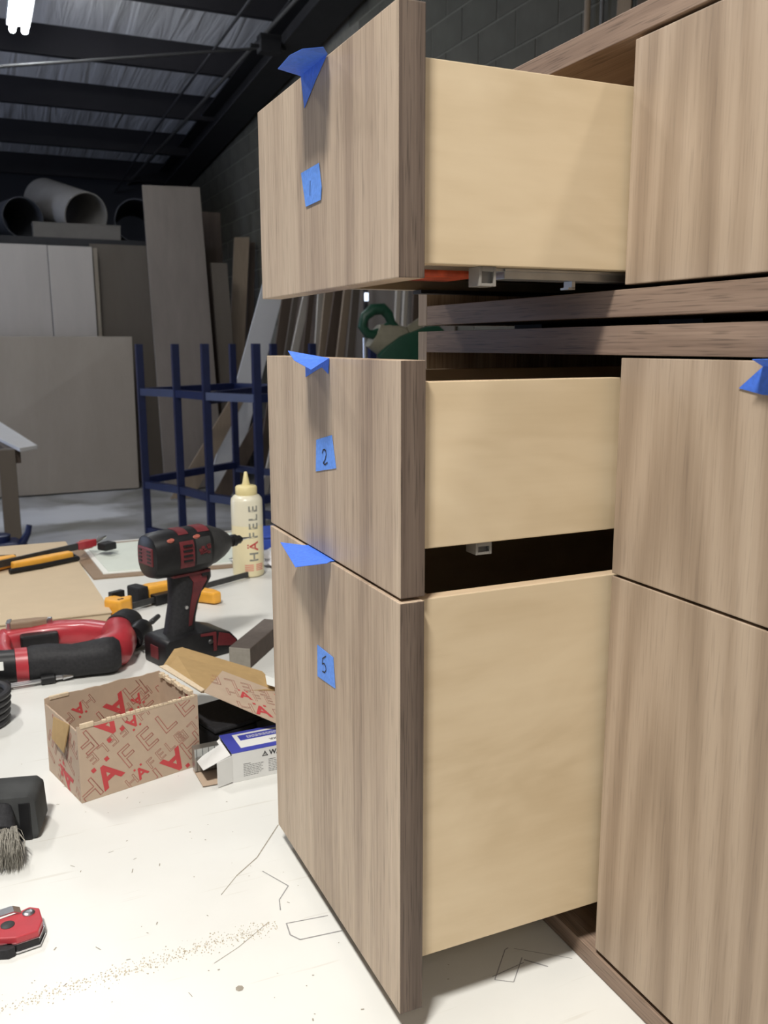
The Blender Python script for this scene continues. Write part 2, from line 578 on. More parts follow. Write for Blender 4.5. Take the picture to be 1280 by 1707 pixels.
def add_tube(bm, pts, r, n=8, mi=0, caps=True):
    pts = [Vector(p) for p in pts]
    rs = r if isinstance(r, (list, tuple)) else [r] * len(pts)
    rings = []
    up = None
    for i, p in enumerate(pts):
        d = (pts[min(i + 1, len(pts) - 1)] - pts[max(i - 1, 0)]).normalized()
        if up is None:
            ref = Vector((0, 0, 1)) if abs(d.z) < 0.9 else Vector((1, 0, 0))
        else:
            ref = up
        u = ref.cross(d).normalized()
        up = d.cross(u).normalized()
        rings.append(ring(p, u, up, rs[i], rs[i], n))
    return loft(bm, rings, caps, mi)


def tube_bm(pts, r, n=8):
    bm = bmesh.new()
    add_tube(bm, pts, r, n)
    return bm


def bar_bm(p, q, w, h, up=(0, 0, 1), bevel=0.0):
    p, q, up = Vector(p), Vector(q), Vector(up)
    d = (q - p).normalized()
    u = up.cross(d).normalized() * w / 2
    v = d.cross(u).normalized() * h / 2
    bm = bmesh.new()
    add_hex(bm, [p + u + v, p - u + v, p - u - v, p + u - v], [q + u + v, q - u + v, q - u - v, q + u - v])
    bmesh.ops.recalc_face_normals(bm, faces=bm.faces)
    if bevel:
        bmesh.ops.bevel(bm, geom=list(bm.edges), offset=bevel, segments=1, affect='EDGES')
    return bm


def join(*bms):
    out = bmesh.new()
    for b in bms:
        me = bpy.data.meshes.new('tmp')
        b.to_mesh(me)
        b.free()
        out.from_mesh(me)
        bpy.data.meshes.remove(me)
    return out


def xform(bm, mat):
    bmesh.ops.transform(bm, matrix=mat, verts=bm.verts)
    return bm


_text_cache = {}


def text_bm(s, size, outline=0.0, bold=0.0, spacing=1.0, xscale=1.0):
    """Lettering in the XY plane, centred at the origin; outline > 0 gives stroked contours only."""
    key = (s, size, outline, bold, spacing, xscale)
    if key not in _text_cache:
        cu = bpy.data.curves.new('lettering', 'FONT')
        cu.body = s
        cu.size = size
        cu.align_x = 'CENTER'
        cu.align_y = 'CENTER'
        cu.space_character = spacing
        cu.resolution_u = 3
        cu.offset = bold
        if outline:
            cu.fill_mode = 'NONE'
            cu.bevel_depth = outline
            cu.bevel_resolution = 0
        o = bpy.data.objects.new('lettering', cu)
        COL.objects.link(o)
        dg = bpy.context.evaluated_depsgraph_get()
        me = bpy.data.meshes.new_from_object(o.evaluated_get(dg))
        bpy.data.objects.remove(o)
        bpy.data.curves.remove(cu)
        _text_cache[key] = me
    bm = bmesh.new()
    bm.from_mesh(_text_cache[key])
    if outline:
        for v in bm.verts:
            v.co.z *= 0.25
    for v in bm.verts:
        v.co.x *= xscale
    for f in bm.faces:
        f.material_index = 0
    return bm


def clip(bm, x0, x1, y0, y1):
    for co, no in (((x0, 0, 0), (-1, 0, 0)), ((x1, 0, 0), (1, 0, 0)), ((0, y0, 0), (0, -1, 0)), ((0, y1, 0), (0, 1, 0))):
        bmesh.ops.bisect_plane(bm, geom=bm.verts[:] + bm.edges[:] + bm.faces[:], plane_co=co, plane_no=no,
                               clear_outer=True, clear_inner=False)
    return bm


def frame_matrix(o, u, v):
    u, v = Vector(u).normalized(), Vector(v)
    n = u.cross(v).normalized()
    v = n.cross(u)
    return Matrix((u, v, n)).transposed().to_4x4() if False else Matrix.Translation(Vector(o)) @ Matrix(((u.x, v.x, n.x, 0), (u.y, v.y, n.y, 0), (u.z, v.z, n.z, 0), (0, 0, 0, 1)))


# ------------------------------------------------------------------ structure
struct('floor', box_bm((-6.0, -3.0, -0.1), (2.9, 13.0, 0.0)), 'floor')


def roof_z(y):
    return 5.13 - 0.1 * y


bm = bmesh.new()
add_hex(bm, [(-6, -3, roof_z(-3)), (2.9, -3, roof_z(-3)), (2.9, 13, roof_z(13)), (-6, 13, roof_z(13))],
        [(-6, -3, roof_z(-3) + .1), (2.9, -3, roof_z(-3) + .1), (2.9, 13, roof_z(13) + .1), (-6, 13, roof_z(13) + .1)])
bmesh.ops.recalc_face_normals(bm, faces=bm.faces)
struct('ceiling', bm, 'ceiling')
struct('wall_back', box_bm((-6, 12.9, 0), (2.9, 13.0, 3.82)), 'back_wall')
# left wall with the roll-up doorway
struct('wall_left', join(prism_bm([(-3, 0), (5.0, 0), (5.0, roof_z(5)), (-3, roof_z(-3))], 'x', -6.1, -6), prism_bm([(8.2, 0), (13, 0), (13, roof_z(13)), (8.2, roof_z(8.2))], 'x', -6.1, -6),
                         prism_bm([(5.0, 3.1), (8.2, 3.1), (8.2, roof_z(8.2)), (5.0, roof_z(5))], 'x', -6.1, -6)), 'back_wall')
# right wall of concrete block: a mortar core with each block proud of it
wall = struct('wall_right', prism_bm([(-3, 0), (12.9, 0), (12.9, roof_z(12.9)), (-3, roof_z(-3))], 'x', 2.612, 2.8), 'mortar')
bh, bl = 0.2032, 0.4064
block_me = None
for c in range(0, 21):
    z0 = 0.004 + c * bh - 0.02
    if c == 0:
        continue
    for k in range(0, 26):
        y0 = 2.2 + k * bl + (bl / 2 if c % 2 else 0)
        # blocks that open sight lines show: near the top of the cabinet, and the far stretch past the drawers
        near = y0 < 6.2 and 6 <= c <= 19
        far = 7.3 < y0 < 12.2 and 8 <= c <= 18
        if not (near or far):
            continue
        if block_me is None:
            bmb = box_bm((0, 0.006, 0.006), (0.007, bl - 0.006, bh - 0.006), 0.002)
            o = obj('block', bmb, 'block', wall, (2.608, y0, z0))
            block_me = o.data
        else:
            o = bpy.data.objects.new('block', block_me)
            COL.objects.link(o)
            o.parent = wall
            o.location = (2.608 + random.uniform(-.001, .001), y0, z0)


# purlins: Z-profile beams across the roof
def purlin(y):
    z1 = roof_z(y)
    poly = [(y, z1), (y, z1 - .255), (y + .07, z1 - .255), (y + .07, z1 - .245), (y + .012, z1 - .245), (y + .012, z1)]
    return prism_bm(poly, 'x', -5.95, 2.42)


for i, y in enumerate((0.8, 2.11, 3.42, 4.73, 6.04, 7.35, 8.66, 9.96, 11.28, 12.55)):
    struct('trim_%d' % (i + 1), purlin(y), 'purlin')
# rafter along the right wall: an I-beam with flanges
bm = bmesh.new()
for x0, x1, a, b in ((2.26, 2.56, 0, .018), (2.40, 2.42, .018, .25), (2.26, 2.56, .25, .268)):
    add_hex(bm, [(x0, 1.5, 4.34 - .1 * 1.5 + .31 + a - .31), (x1, 1.5, 4.34 - .15 + a), (x1, 12.8, 4.34 - 1.0 + a + .16), (x0, 12.8, 4.34 - 1.0 + a + .16)],
            [(x0, 1.5, 4.34 - .15 + b), (x1, 1.5, 4.34 - .15 + b), (x1, 12.8, 4.34 - 1.0 + b + .16), (x0, 12.8, 4.34 - 1.0 + b + .16)])
bmesh.ops.recalc_face_normals(bm, faces=bm.faces)
struct('trim_11', bm, 'dark_steel')

# storage loft at the back, deck on posts
loft_t = thing('storage_loft', 'dark storage deck behind the tops of the standing sheets', 'loft', (-1.2, 9.9, 0))
obj('deck', box_bm((-4.2, -0.72, 2.40), (3.1, 1.6, 2.47)), 'dark_steel', loft_t)
for px, py in ((-4.1, -0.4), (-1.6, 1.4), (3.0, 1.4), (-4.1, 1.4)):
    obj('post', box_bm((px, py, 0), (px + .09, py + .09, 2.40)), 'dark_steel', loft_t)

# ------------------------------------------------------------------ workbench
bench = thing('workbench', 'white topped workbench carrying the cabinets and scattered tools', 'workbench', (0.2, 0.7, 0))
obj('bench_top', box_bm((-1.5, -1.25, 0.86), (1.5, 1.235, 0.90), 0.002), 'bench', bench)
obj('apron', join(box_bm((-1.4, -1.15, 0.76), (1.4, -1.12, 0.86)), box_bm((-1.4, 1.09, 0.76), (1.4, 1.12, 0.86)),
                  box_bm((-1.4, -1.12, 0.76), (-1.37, 1.09, 0.86)), box_bm((1.37, -1.12, 0.76), (1.4, 1.09, 0.86))), 'lumber_tan', bench)
for sx in (-1.37, 1.28):
    for sy in (-1.12, 1.0):
        obj('leg', box_bm((sx, sy, 0), (sx + .09, sy + .09, .76)), 'lumber_tan', bench)
BO = Vector((0.2, 0.7, 0))


def line_strip(bm, pts, w, z=0.90025):
    for p, q in zip(pts, pts[1:]):
        p, q = Vector((p[0], p[1], z)), Vector((q[0], q[1], z))
        d = (q - p).normalized()
        s = Vector((-d.y, d.x, 0)) * w / 2
        vs = [bm.verts.new(a - BO) for a in (p + s, p - s, q - s, q + s)]
        bm.faces.new(vs)


bm = bmesh.new()
line_strip(bm, [(-.032, .259), (-.016, .224), (-.031, .206), (-.035, .19)], .0011)
line_strip(bm, [(-.036, .169), (.003, .164)], .0010)
line_strip(bm, [(-.036, .169), (-.038, .152), (-.032, .142), (.007, .138)], .0013)
line_strip(bm, [(.132, .055), (.128, .054), (.100, .025), (.113, .016), (.136, .039)], .0009)
line_strip(bm, [(.100, .029), (.134, .033)], .0008)
line_strip(bm, [(.136, .036), (.150, .020)], .0014)
line_strip(bm, [(.136, .052), (.175, .020)], .0006)
obj('pencil_mark', bm, 'pencil', bench, kind='stuff')
bm = bmesh.new()
line_strip(bm, [(.010, .338), (-.03, .285), (-.058, .262)], .0012)
line_strip(bm, [(-.058, .262), (-.080, .237)], .0007)
line_strip(bm, [(-.05, .178), (-.085, .155), (-.11, .143)], .0006)
rs = random.Random(3)
for k in range(120):
    x, y = rs.uniform(-.3, .1), rs.uniform(.02, .62)
    a = rs.uniform(0, 6.28)
    l = rs.choice((.001, .0015, .003, .006)) * rs.uniform(.5, 1.2)
    line_strip(bm, [(x, y), (x + l * cos(a), y + l * sin(a))], rs.uniform(.0005, .0013))
bmesh.ops.create_circle(bm, cap_ends=True, segments=7, radius=.0035, matrix=Matrix.Translation(Vector((-.098, .104, .9003)) - BO))
obj('bench_scratch', bm, 'mark', bench, kind='stuff')
bm = bmesh.new()
for k in range(750):
    t = rs.random() ** .8
    x = -.29 + .245 * t
    y = .160 + .012 * t + rs.gauss(0, .0035 + .004 * rs.random())
    s = rs.uniform(.0003, .0009)
    c = Vector((x, y, .9002)) - BO
    a = rs.uniform(0, 3)
    u, v = Vector((cos(a), sin(a), 0)) * s, Vector((-sin(a), cos(a), 0)) * s
    t4 = [bm.verts.new(p) for p in (c + u, c + v, c - u - v * .4, c + Vector((0, 0, s)))]
    for f in ((0, 1, 3), (1, 2, 3), (2, 0, 3)):
        bm.faces.new([t4[i] for i in f])
dust = obj('sawdust', bm, 'sawdust', None, BO, kind='stuff')
tag(dust, 'line of fine sawdust across the white bench top', 'sawdust')
dust['kind'] = 'stuff'

# ------------------------------------------------------------------ cabinets
E = 0.1817                      # plane of the closed fronts
XB = 0.74                       # back of the cases
YL, YR = 0.3385, -0.3400        # outer faces of the case sides
FT = 0.019                      # thickness of a front


def front_bm(w, z0, z1, x=0.0, y=0.0):
    """drawer front: veneered face, darker banded edge towards the viewer"""
    bm = bmesh.new()
    add_box(bm, (x, y, z0), (x + FT, y + w, z1), 0.0007)
    for f in bm.faces:
        if f.normal.length == 0:
            f.normal_update()
    bm.normal_update()
    for f in bm.faces:
        f.material_index = 1 if f.normal.y < -0.8 else 0
    return bm


def drawer_box_bm(x, y, z0, z1, w, depth, side=0.0125):
    bm = bmesh.new()
    add_box(bm, (x, y, z0), (x + depth, y + side, z1), .0006)
    add_box(bm, (x, y + w - side, z0), (x + depth, y + w, z1), .0006)
    add_box(bm, (x, y + side, z0), (x + side, y + w - side, z1))
    add_box(bm, (x + depth - side, y + side, z0), (x + depth, y + w - side, z1))
    add_box(bm, (x + side, y + side, z0 + .010), (x + depth - side, y + w - side, z0 + .016))
    bm.normal_update()
    for f in bm.faces:
        f.material_index = 1 if f.normal.z > 0.8 else 0
    return bm


def drawer(cab, off, px, py, z0, z1, bz0, bz1, hook=True, closed=False, w=0.304, depth=0.50, slide=True, label=None):
    ox, oy, oz = off
    lo = (px - ox, py - oy)
    d = obj('drawer', drawer_box_bm(lo[0] + FT, lo[1] + .009, bz0 - oz, bz1 - oz, w - .018, depth), ['birch', 'birch_edge'], cab, label=label)
    obj('drawer_front', front_bm(w, z0 - oz, z1 - oz, lo[0], lo[1]), ['walnut_closed' if closed else 'walnut', 'walnut_edge'], d)
    if slide:
        z = bz0 - oz
        x, y = lo[0] + FT, lo[1] + .009
        # grey locking clip hanging below the side: an open-fronted cup
        bm = bmesh.new()
        cx, c0, c1, zb = x + .048, y + .003, y + .018, z - (.0135 if hook else .0098)
        add_box(bm, (cx, c0, zb), (cx + .0020, c1, z - .0002), .0003)
        add_box(bm, (cx + .0115, c0, zb), (cx + .0135, c1, z - .0002), .0003)
        add_box(bm, (cx + .0020, c0, zb), (cx + .0115, c1, zb + .0020), .0003)
        add_box(bm, (cx + .0020, c0, z - .0035), (cx + .0115, c1, z - .0002), .0003)
        add_box(bm, (cx + .0020, c0 + .004, zb + .0020), (cx + .0115, c1, z - .0035))
        obj('locking_clip', bm, 'grey_plastic', d)
        bm = bmesh.new()
        add_box(bm, (cx + .0255, y + .012, z - (.0075 if hook else .0011)), (x + depth - .05, y + .030, z - .0005), .0006)
        add_box(bm, (cx + .0250, y + .010, z - (.0022 if hook else .0010)), (x + depth - .05, y + .012, z - .0005))
        add_box(bm, (cx + .0138, y + .010, z - .0085), (cx + .0175, y + .014, z - .0005))
        add_box(bm, (cx + .0138, y + .012, z - .0025), (cx + .0256, y + .030, z - .0005))
        if hook:
            add_box(bm, (cx + .085, y + .014, z - .0125), (cx + .088, y + .024, z - .0070))
            add_box(bm, (cx + .082, y + .014, z - .0135), (cx + .088, y + .024, z - .0120))
        obj('slide_rail', bm, 'galvanized', d, kind='stuff')
        obj('slide_rail', box_bm((x + .13, y + w - .018 - .030, z - .004), (x + depth - .05, y + w - .018 - .012, z - .0005)), 'dark_steel', d)
        bm = bmesh.new()
        add_box(bm, (x + .004, y + .030, z - .006), (x + .062, y + .075, z - .001), .002)
        add_box(bm, (x + .020, y + .075, z - .005), (x + .034, y + .10, z - .001), .002)
        obj('release_lever', bm, 'orange', d, label='orange release lever')
    return d


up = thing('wall_cabinet', 'upper walnut cabinet stacked on the lower one, drawer marked 1 pulled out', 'cabinet', (0.46, 0, 1.4448))
uo = (0.46, 0, 1.4448)


def cab_box(name, lo, hi, mat, cab, off, bevel=0.0006):
    return obj(name, box_bm([a - b for a, b in zip(lo, off)], [a - b for a, b in zip(hi, off)], bevel), mat, cab)


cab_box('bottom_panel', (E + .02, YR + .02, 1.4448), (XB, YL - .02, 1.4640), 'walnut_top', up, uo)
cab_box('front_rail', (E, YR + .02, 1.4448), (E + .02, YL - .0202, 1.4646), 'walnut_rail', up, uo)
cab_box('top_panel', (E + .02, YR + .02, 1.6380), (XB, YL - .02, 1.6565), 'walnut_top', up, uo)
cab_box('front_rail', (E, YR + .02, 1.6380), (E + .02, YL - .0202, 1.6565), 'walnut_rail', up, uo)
cab_box('side_panel', (E, YL - .02, 1.4448), (XB, YL, 1.6565), 'walnut_stile', up, uo)
cab_box('side_panel', (E, YR, 1.4448), (XB, YR + .02, 1.6565), 'walnut_stile', up, uo)
cab_box('back_panel', (XB - .006, YR + .02, 1.4640), (XB, YL - .02, 1.6380), 'walnut_top', up, uo)

low = thing('base_cabinet', 'lower walnut cabinet standing on the white bench, drawers 2 and 5 pulled out', 'cabinet', (0.46, 0, 0.9005))
lo_ = (0.46, 0, 0.9)
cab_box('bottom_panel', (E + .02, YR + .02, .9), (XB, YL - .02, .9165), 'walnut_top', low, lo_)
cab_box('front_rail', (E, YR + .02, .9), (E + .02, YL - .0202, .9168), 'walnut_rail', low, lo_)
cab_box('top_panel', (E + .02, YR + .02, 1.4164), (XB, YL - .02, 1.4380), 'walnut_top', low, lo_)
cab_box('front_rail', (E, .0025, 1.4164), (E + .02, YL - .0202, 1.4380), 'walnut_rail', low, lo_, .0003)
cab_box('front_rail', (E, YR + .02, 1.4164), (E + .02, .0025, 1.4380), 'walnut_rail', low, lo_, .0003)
cab_box('side_panel', (E, YL - .02, .9), (XB, YL, 1.4380), 'walnut_stile', low, lo_)
cab_box('side_panel', (E, YR, .9), (XB, YR + .02, 1.4380), 'walnut_stile', low, lo_)
cab_box('back_panel', (XB - .006, YR + .02, .9165), (XB, YL - .02, 1.4164), 'walnut_edge', low, lo_)  # darker wood than the upper back, painting shade into the lower opening
sp = thing('spacer_strip', 'dark spacer strips in the gap between the two stacked walnut cabinets', 'spacer', (0.46, 0, 1.4380))
for y in (-.25, .0, .22):
    obj('spacer_block', box_bm((-.20, y, .0007), (.24, y + .05, .0066)), 'dark_steel', sp)

d1 = drawer(up, uo, -.0035, -.0055, 1.4679, 1.6345, 1.4782, 1.6055, label='open top drawer')
d2 = drawer(low, lo_, .0010, .0008, 1.2495, 1.4144, 1.2815, 1.3995, hook=False, label='open middle drawer')
d5 = drawer(low, lo_, -.0010, -.0025, .9222, 1.2472, .9585, 1.2455, slide=False, label='open deep bottom drawer')
drawer(up, uo, E, -.3055, 1.4679, 1.6345, 1.4782, 1.6055, closed=True, slide=False, label='closed top drawer')
drawer(low, lo_, E, -.3055, 1.2495, 1.4144, 1.2815, 1.3995, closed=True, slide=False, label='closed middle drawer')
drawer(low, lo_, E, -.3055, .9222, 1.2472, .9585, 1.2455, closed=True, slide=False, label='closed deep bottom drawer')


# ------------------------------------------------------------------ tape
def tape_bm(faces_pts, thick=0.00035):
    """thin tape built from 3-D polygons that share edges (flat piece plus a curled flap)"""
    bm = bmesh.new()
    vmap = {}

    def V(p):
        k = tuple(round(c, 5) for c in p)
        if k not in vmap:
            vmap[k] = bm.verts.new(p)
        return vmap[k]
    for poly in faces_pts:
        bm.faces.new([V(p) for p in poly])
    bmesh.ops.recalc_face_normals(bm, faces=bm.faces)
    bmesh.ops.solidify(bm, geom=bm.faces[:], thickness=thick)
    return bm


def tape_label(x, quad, strokes, label):
    c = Vector((x, sum(p[0] for p in quad) / len(quad), sum(p[1] for p in quad) / len(quad)))
    t = thing('masking_tape', label, 'tape', c, 0, 'blue tape number labels')
    pts = [(-.0006, y - c.y, z - c.z) for y, z in quad]
    obj('tape_strip', tape_bm([pts]), 'tape_flat', t)
    bm = bmesh.new()
    for st in strokes:
        for p, q in zip(st, st[1:]):
            p, q = Vector((-.0010, p[0] - c.y, p[1] - c.z)), Vector((-.0010, q[0] - c.y, q[1] - c.z))
            d = (q - p).normalized()
            s = Vector((0, -d.z, d.y)) * .00058
            e = d * .0003
            bm.faces.new([bm.verts.new(v) for v in (p + s - e, q + s + e, q - s + e, p - s - e)])
    bmesh.ops.recalc_face_normals(bm, faces=bm.faces)
    obj('handwritten_number', bm, 'ink', t)


X1, X2, X5 = -.0035, .0010, -.0010
tape_label(X1, [(.1785, 1.5620), (.1370, 1.5627), (.1320, 1.5443), (.1340, 1.5352), (.1685, 1.5346)],
           [[(.1565, 1.5525), (.1577, 1.5419)]], 'square of blue tape with handwritten number 1 on the top open drawer')
tape_label(X2, [(.1666, 1.3463), (.1300, 1.3535), (.1215, 1.3275), (.1690, 1.3190)],
           [[(.1515, 1.3365), (.1495, 1.3395), (.1461, 1.3402), (.1430, 1.3394), (.1424, 1.3360), (.1450, 1.3318), (.1495, 1.3285),
             (.1456, 1.3277), (.1396, 1.3301)]],
           'square of blue tape with handwritten number 2 on the middle open drawer')
tape_label(X5, [(.1676, 1.1648), (.1289, 1.1658), (.1249, 1.1395), (.1685, 1.1353)],
           [[(.1452, 1.1615), (.1535, 1.1568), (.1544, 1.1515), (.1500, 1.1535), (.1460, 1.1520), (.1455, 1.1485), (.1490, 1.1455), (.1545, 1.1448)]],
           'square of blue tape with handwritten number 5 on the bottom open drawer')


def tape_tab(loc, polys, label):
    c = Vector(loc)
    o = obj('tape_tab', tape_bm([[Vector(p) - c for p in poly] for poly in polys]), 'tape', None, c)
    tag(o, label, 'tape', 'blue tape pull tabs on the drawers')
    return o


g = .0005
tape_tab((X1 - g, .145, 1.634), [
    [(X1 - g, .1750, 1.6349), (X1 - g, .1155, 1.6349), (X1 - g, .1400, 1.6240), (X1 - g, .1680, 1.6092)],
    [(X1 - g, .1750, 1.6349), (X1 - g, .1155, 1.6349), (-.0120, .1030, 1.6352), (-.0330, .0890, 1.6275), (-.0330, .1165, 1.6308), (-.0330, .1445, 1.6290)]],
    'blue tape tab sticking out from the top edge of the drawer marked 1')
tape_tab((X2 - g, .16, 1.412), [
    [(X2 - g, .1900, 1.4148), (X2 - g, .1330, 1.4148), (X2 - g, .1351, 1.4022), (X2 - g, .150, 1.4072), (X2 - g, .1647, 1.4040), (X2 - g, .1900, 1.3980)],
    [(X2 - g, .1900, 1.4148), (X2 - g, .1330, 1.4148), (-.025, .1050, 1.4068), (-.025, .1446, 1.4132), (-.025, .1600, 1.4206)]],
    'blue tape tab curling over the top edge of the drawer marked 2')
tape_tab((X5 - g, .17, 1.2486), [
    [(X5 - g, .1970, 1.2486), (X5 - g, .1310, 1.2486), (X5 + .010, .1310, 1.2484), (X5 + .010, .1970, 1.2484)],
    [(X5 - g, .1970, 1.2486), (X5 - g, .1310, 1.2486), (-.0058, .1279, 1.2481), (-.0332, .1286, 1.2475), (-.0175, .2170, 1.2488)]],
    'blue tape tab poking out of the joint between drawers 2 and 5')
tape_tab((E - g, -.14, 1.405), [
    [(E - g, -.1180, 1.3975), (E - g, -.1360, 1.4117), (E - g, -.175, 1.4144), (E - g, -.175, 1.3943), (E - g, -.1377, 1.3943)],
    [(E - g, -.1360, 1.4117), (E - g, -.175, 1.4144), (E - .015, -.172, 1.417), (E - .013, -.139, 1.416)]],
    'blue tape tab on the closed drawer at the right side of the photo')

# ------------------------------------------------------------------ printed carton
A_, B_, D_ = Vector((-.184, .478, .9002)), Vector((-.036, .518, .9002)), Vector((-.219, .580, .9002))
ux = (B_ - A_).normalized()
vy = Vector((-ux.y, ux.x, 0))
LX, LY, HZ = (B_ - A_).length, 0.108, 0.0945
ang = math.atan2(ux.y, ux.x)
carton = thing('cardboard_box', 'open kraft cardboard box printed with red outlined lettering on the bench', 'box', A_, ang)
WT = .0022
obj('bottom_board', box_bm((WT, WT, 0), (LX - WT, LY - WT, WT)), 'cardboard', carton)


def jagged_wall(x0, x1, y0, y1, h, seed, amp=.0012, axis=0):
    r = random.Random(seed)
    n = 26
    bm = bmesh.new()
    a, b = (x0, x1) if axis == 0 else (y0, y1)
    rows = []
    for i in range(n + 1):
        t = a + (b - a) * i / n
        hh = h + (r.uniform(-amp, amp) if 0 < i < n else 0)
        if axis == 0:
            rows.append([(t, y0, 0), (t, y0, hh), (t, y1, hh - .0004), (t, y1, 0)])
        else:
            rows.append([(x0, t, 0), (x0, t, hh), (x1, t, hh - .0004), (x1, t, 0)])
    loft(bm, rows)
    return bm


front = obj('box_wall', jagged_wall(0, LX, 0, WT, HZ, 1), 'cardboard_print', carton)
backw = obj('box_wall', jagged_wall(0, LX, LY - WT, LY, HZ + .001, 2), 'cardboard_print', carton)
left = obj('box_wall', jagged_wall(0, WT, WT, LY - WT, HZ - .006, 3, .0006, 1), 'cardboard_print', carton)
right = obj('box_wall', jagged_wall(LX - WT, LX, WT, LY - WT, HZ, 4, .0016, 1), 'cardboard_print', carton)
# torn pale rims and the small folded ear on the left end
bm = bmesh.new()
add_box(bm, (.004, -.0008, HZ - .0035), (.020, WT + .0006, HZ + .0022), .0006)
add_box(bm, (.006, LY - WT - .0008, HZ - .002), (.030, LY + .0004, HZ + .0026), .0006)
rr = random.Random(5)
for k in range(16):
    y = .012 + .084 * k / 16
    s = rr.uniform(.0015, .004)
    add_box(bm, (LX - WT - s, y, HZ - .004), (LX + .0006, y + .006, HZ + rr.uniform(0, .0022)), .0005)
for k in range(20):
    x = .03 + .12 * k / 20
    add_box(bm, (x, -.0004, HZ - .002), (x + .005, WT + .0003, HZ + rr.uniform(.0002, .0016)), .0003)
obj('torn_edge', bm, 'cardboard_edge', carton, kind='stuff')
obj('folded_ear', slab_bm([(-.0012, .022, HZ - .004), (-.0012, .075, HZ - .012), (-.0065, .070, HZ - .036), (-.0065, .032, HZ - .041)], .0012), 'cardboard_tan', carton)


def print_face(parent, o, u, v, w, h, rows, name='printed_lettering'):
    """rows: (text, size, centre x, centre y, degrees) in the face's own plane; letters are cut at its edges"""
    fm = frame_matrix(o, u, v)
    outl, solid = bmesh.new(), bmesh.new()
    for word, size, cx, cy, deg, flip in rows:
        rot = Matrix.Translation((cx, cy, 0)) @ Matrix.Rotation(radians(deg), 4, 'Z')
        if flip:
            rot = rot @ Matrix.Rotation(pi, 4, 'Z')
        adv = size * .80
        total = adv * (len(word) - 1)
        for i, ch in enumerate(word):
            x = i * adv - total / 2
            t = rot @ Matrix.Translation((x, 0, 0))
            if ch == '\u00c4':
                b = text_bm('A', size * 1.08, 0, size * .03, 1, 1.05)
                for dx in (-.26, .26):
                    add_box(b, (size * dx - size * .07, size * .46, 0), (size * dx + size * .07, size * .60, .00005))
                tgt = solid
            else:
                b = text_bm(ch, size * 1.08, size * .013, 0, 1, 1.10)
                tgt = outl
            xform(b, t)
            clip(b, .001, w - .001, .001, h - .001)
            me = bpy.data.meshes.new('tmp')
            b.to_mesh(me)
            b.free()
            tgt.from_mesh(me)
            bpy.data.meshes.remove(me)
    for b, mt in ((outl, 'red_line'), (solid, 'red_ink')):
        for vv in b.verts:
            vv.co.z = max(0.0, vv.co.z) + .00022
        xform(b, fm)
        obj(name, b, mt, parent, kind='stuff')


W_ = 'H\u00c4FELE'
BIG, SML = .0365, .0185
print_face(front, (0, 0, 0), (1, 0, 0), (0, 0, 1), LX, HZ - .003, [
    (W_, BIG, .072, .047, 31, 0),
    (W_, SML, .048, .0715, 31, 1), (W_, SML, .094, .026, 31, 0),
    (W_, BIG, -.002, .067, 31, 1), (W_, SML, .163, .066, 31, 1),
    (W_, BIG, .080, -.006, 31, 1)])
print_face(left, (0, LY - WT, 0), (0, -1, 0), (0, 0, 1), LY - 2 * WT, HZ - .008, [
    (W_, BIG, .086, .052, 62, 0), (W_, SML, .058, .040, 60, 0), (W_, SML, .100, .016, 60, 1), (W_, BIG, .026, .06, 60, 1)])
print_face(backw, (WT, LY - WT, 0), (1, 0, 0), (0, 0, 1), LX - 2 * WT, HZ - .003, [
    (W_, BIG, .052, .040, 31, 1), (W_, SML, .020, .060, 31, 1), (W_, SML, .098, .052, 31, 1), (W_, BIG, .120, .042, 31, 0)])
print_face(right, (LX - WT, LY - WT, 0), (0, -1, 0), (0, 0, 1), LY - 2 * WT, HZ - .003, [
    (W_, SML, .070, .066, 31, 0), (W_, BIG, .040, .05, 31, 1)])


def Lc(p):
    """world point to carton coordinates"""
    d = Vector(p) - A_
    return Vector((d.dot(ux), d.dot(vy), d.z))


# lid flap hinged on the right end: tan lining side up, a printed flap folded across it
tq = [Lc(p) for p in ((-.0285, .5275, .9940), (.092, .583, .9560), (.083, .638, .9655), (-.018, .694, .9985), (-.030, .690, .9990), (-.058, .632, .9962))]
n_ = (tq[1] - tq[0]).cross(tq[5] - tq[0]).normalized()
bm = bmesh.new()
add_hex(bm, [p - n_ * .002 for p in tq], tq)
bmesh.ops.recalc_face_normals(bm, faces=bm.faces)
obj('lid_flap', bm, 'cardboard_tan', carton)
obj('hinge_strip', slab_bm([Lc((-.0300, .5245, .9958)), Lc((-.0240, .5285, .9958)), Lc((-.0520, .634, .9978)), Lc((-.0620, .632, .9978))], .0015), 'cardboard_edge', carton)
pq = [Lc(p) for p in ((-.0265, .5225, .9952), (.060, .487, .9500), (.0905, .578, .9590), (.016, .598, .9905))]
nq = (pq[1] - pq[0]).cross(pq[3] - pq[0]).normalized()
pq[2] = pq[2] - nq * (pq[2] - pq[0]).dot(nq)
printed = obj('folded_flap', slab_bm(pq, .0010), 'cardboard_print', carton)
uu = (pq[1] - pq[0]).normalized()
nn = uu.cross(pq[3] - pq[0]).normalized()
vv_ = nn.cross(uu)
print_face(printed, pq[0], uu, vv_, .104, .084, [
    (W_, .030, .062, .072, 22, 1), (W_, .0225, .076, .050, 24, 0), (W_, .0300, .112, .030, 24, 0)])
obj('paper_label', slab_bm([Lc(p) for p in ((.072, .578, .9690), (.098, .560, .9610), (.106, .585, .9610), (.080, .612, .9690))], .0004), 'paper', carton)

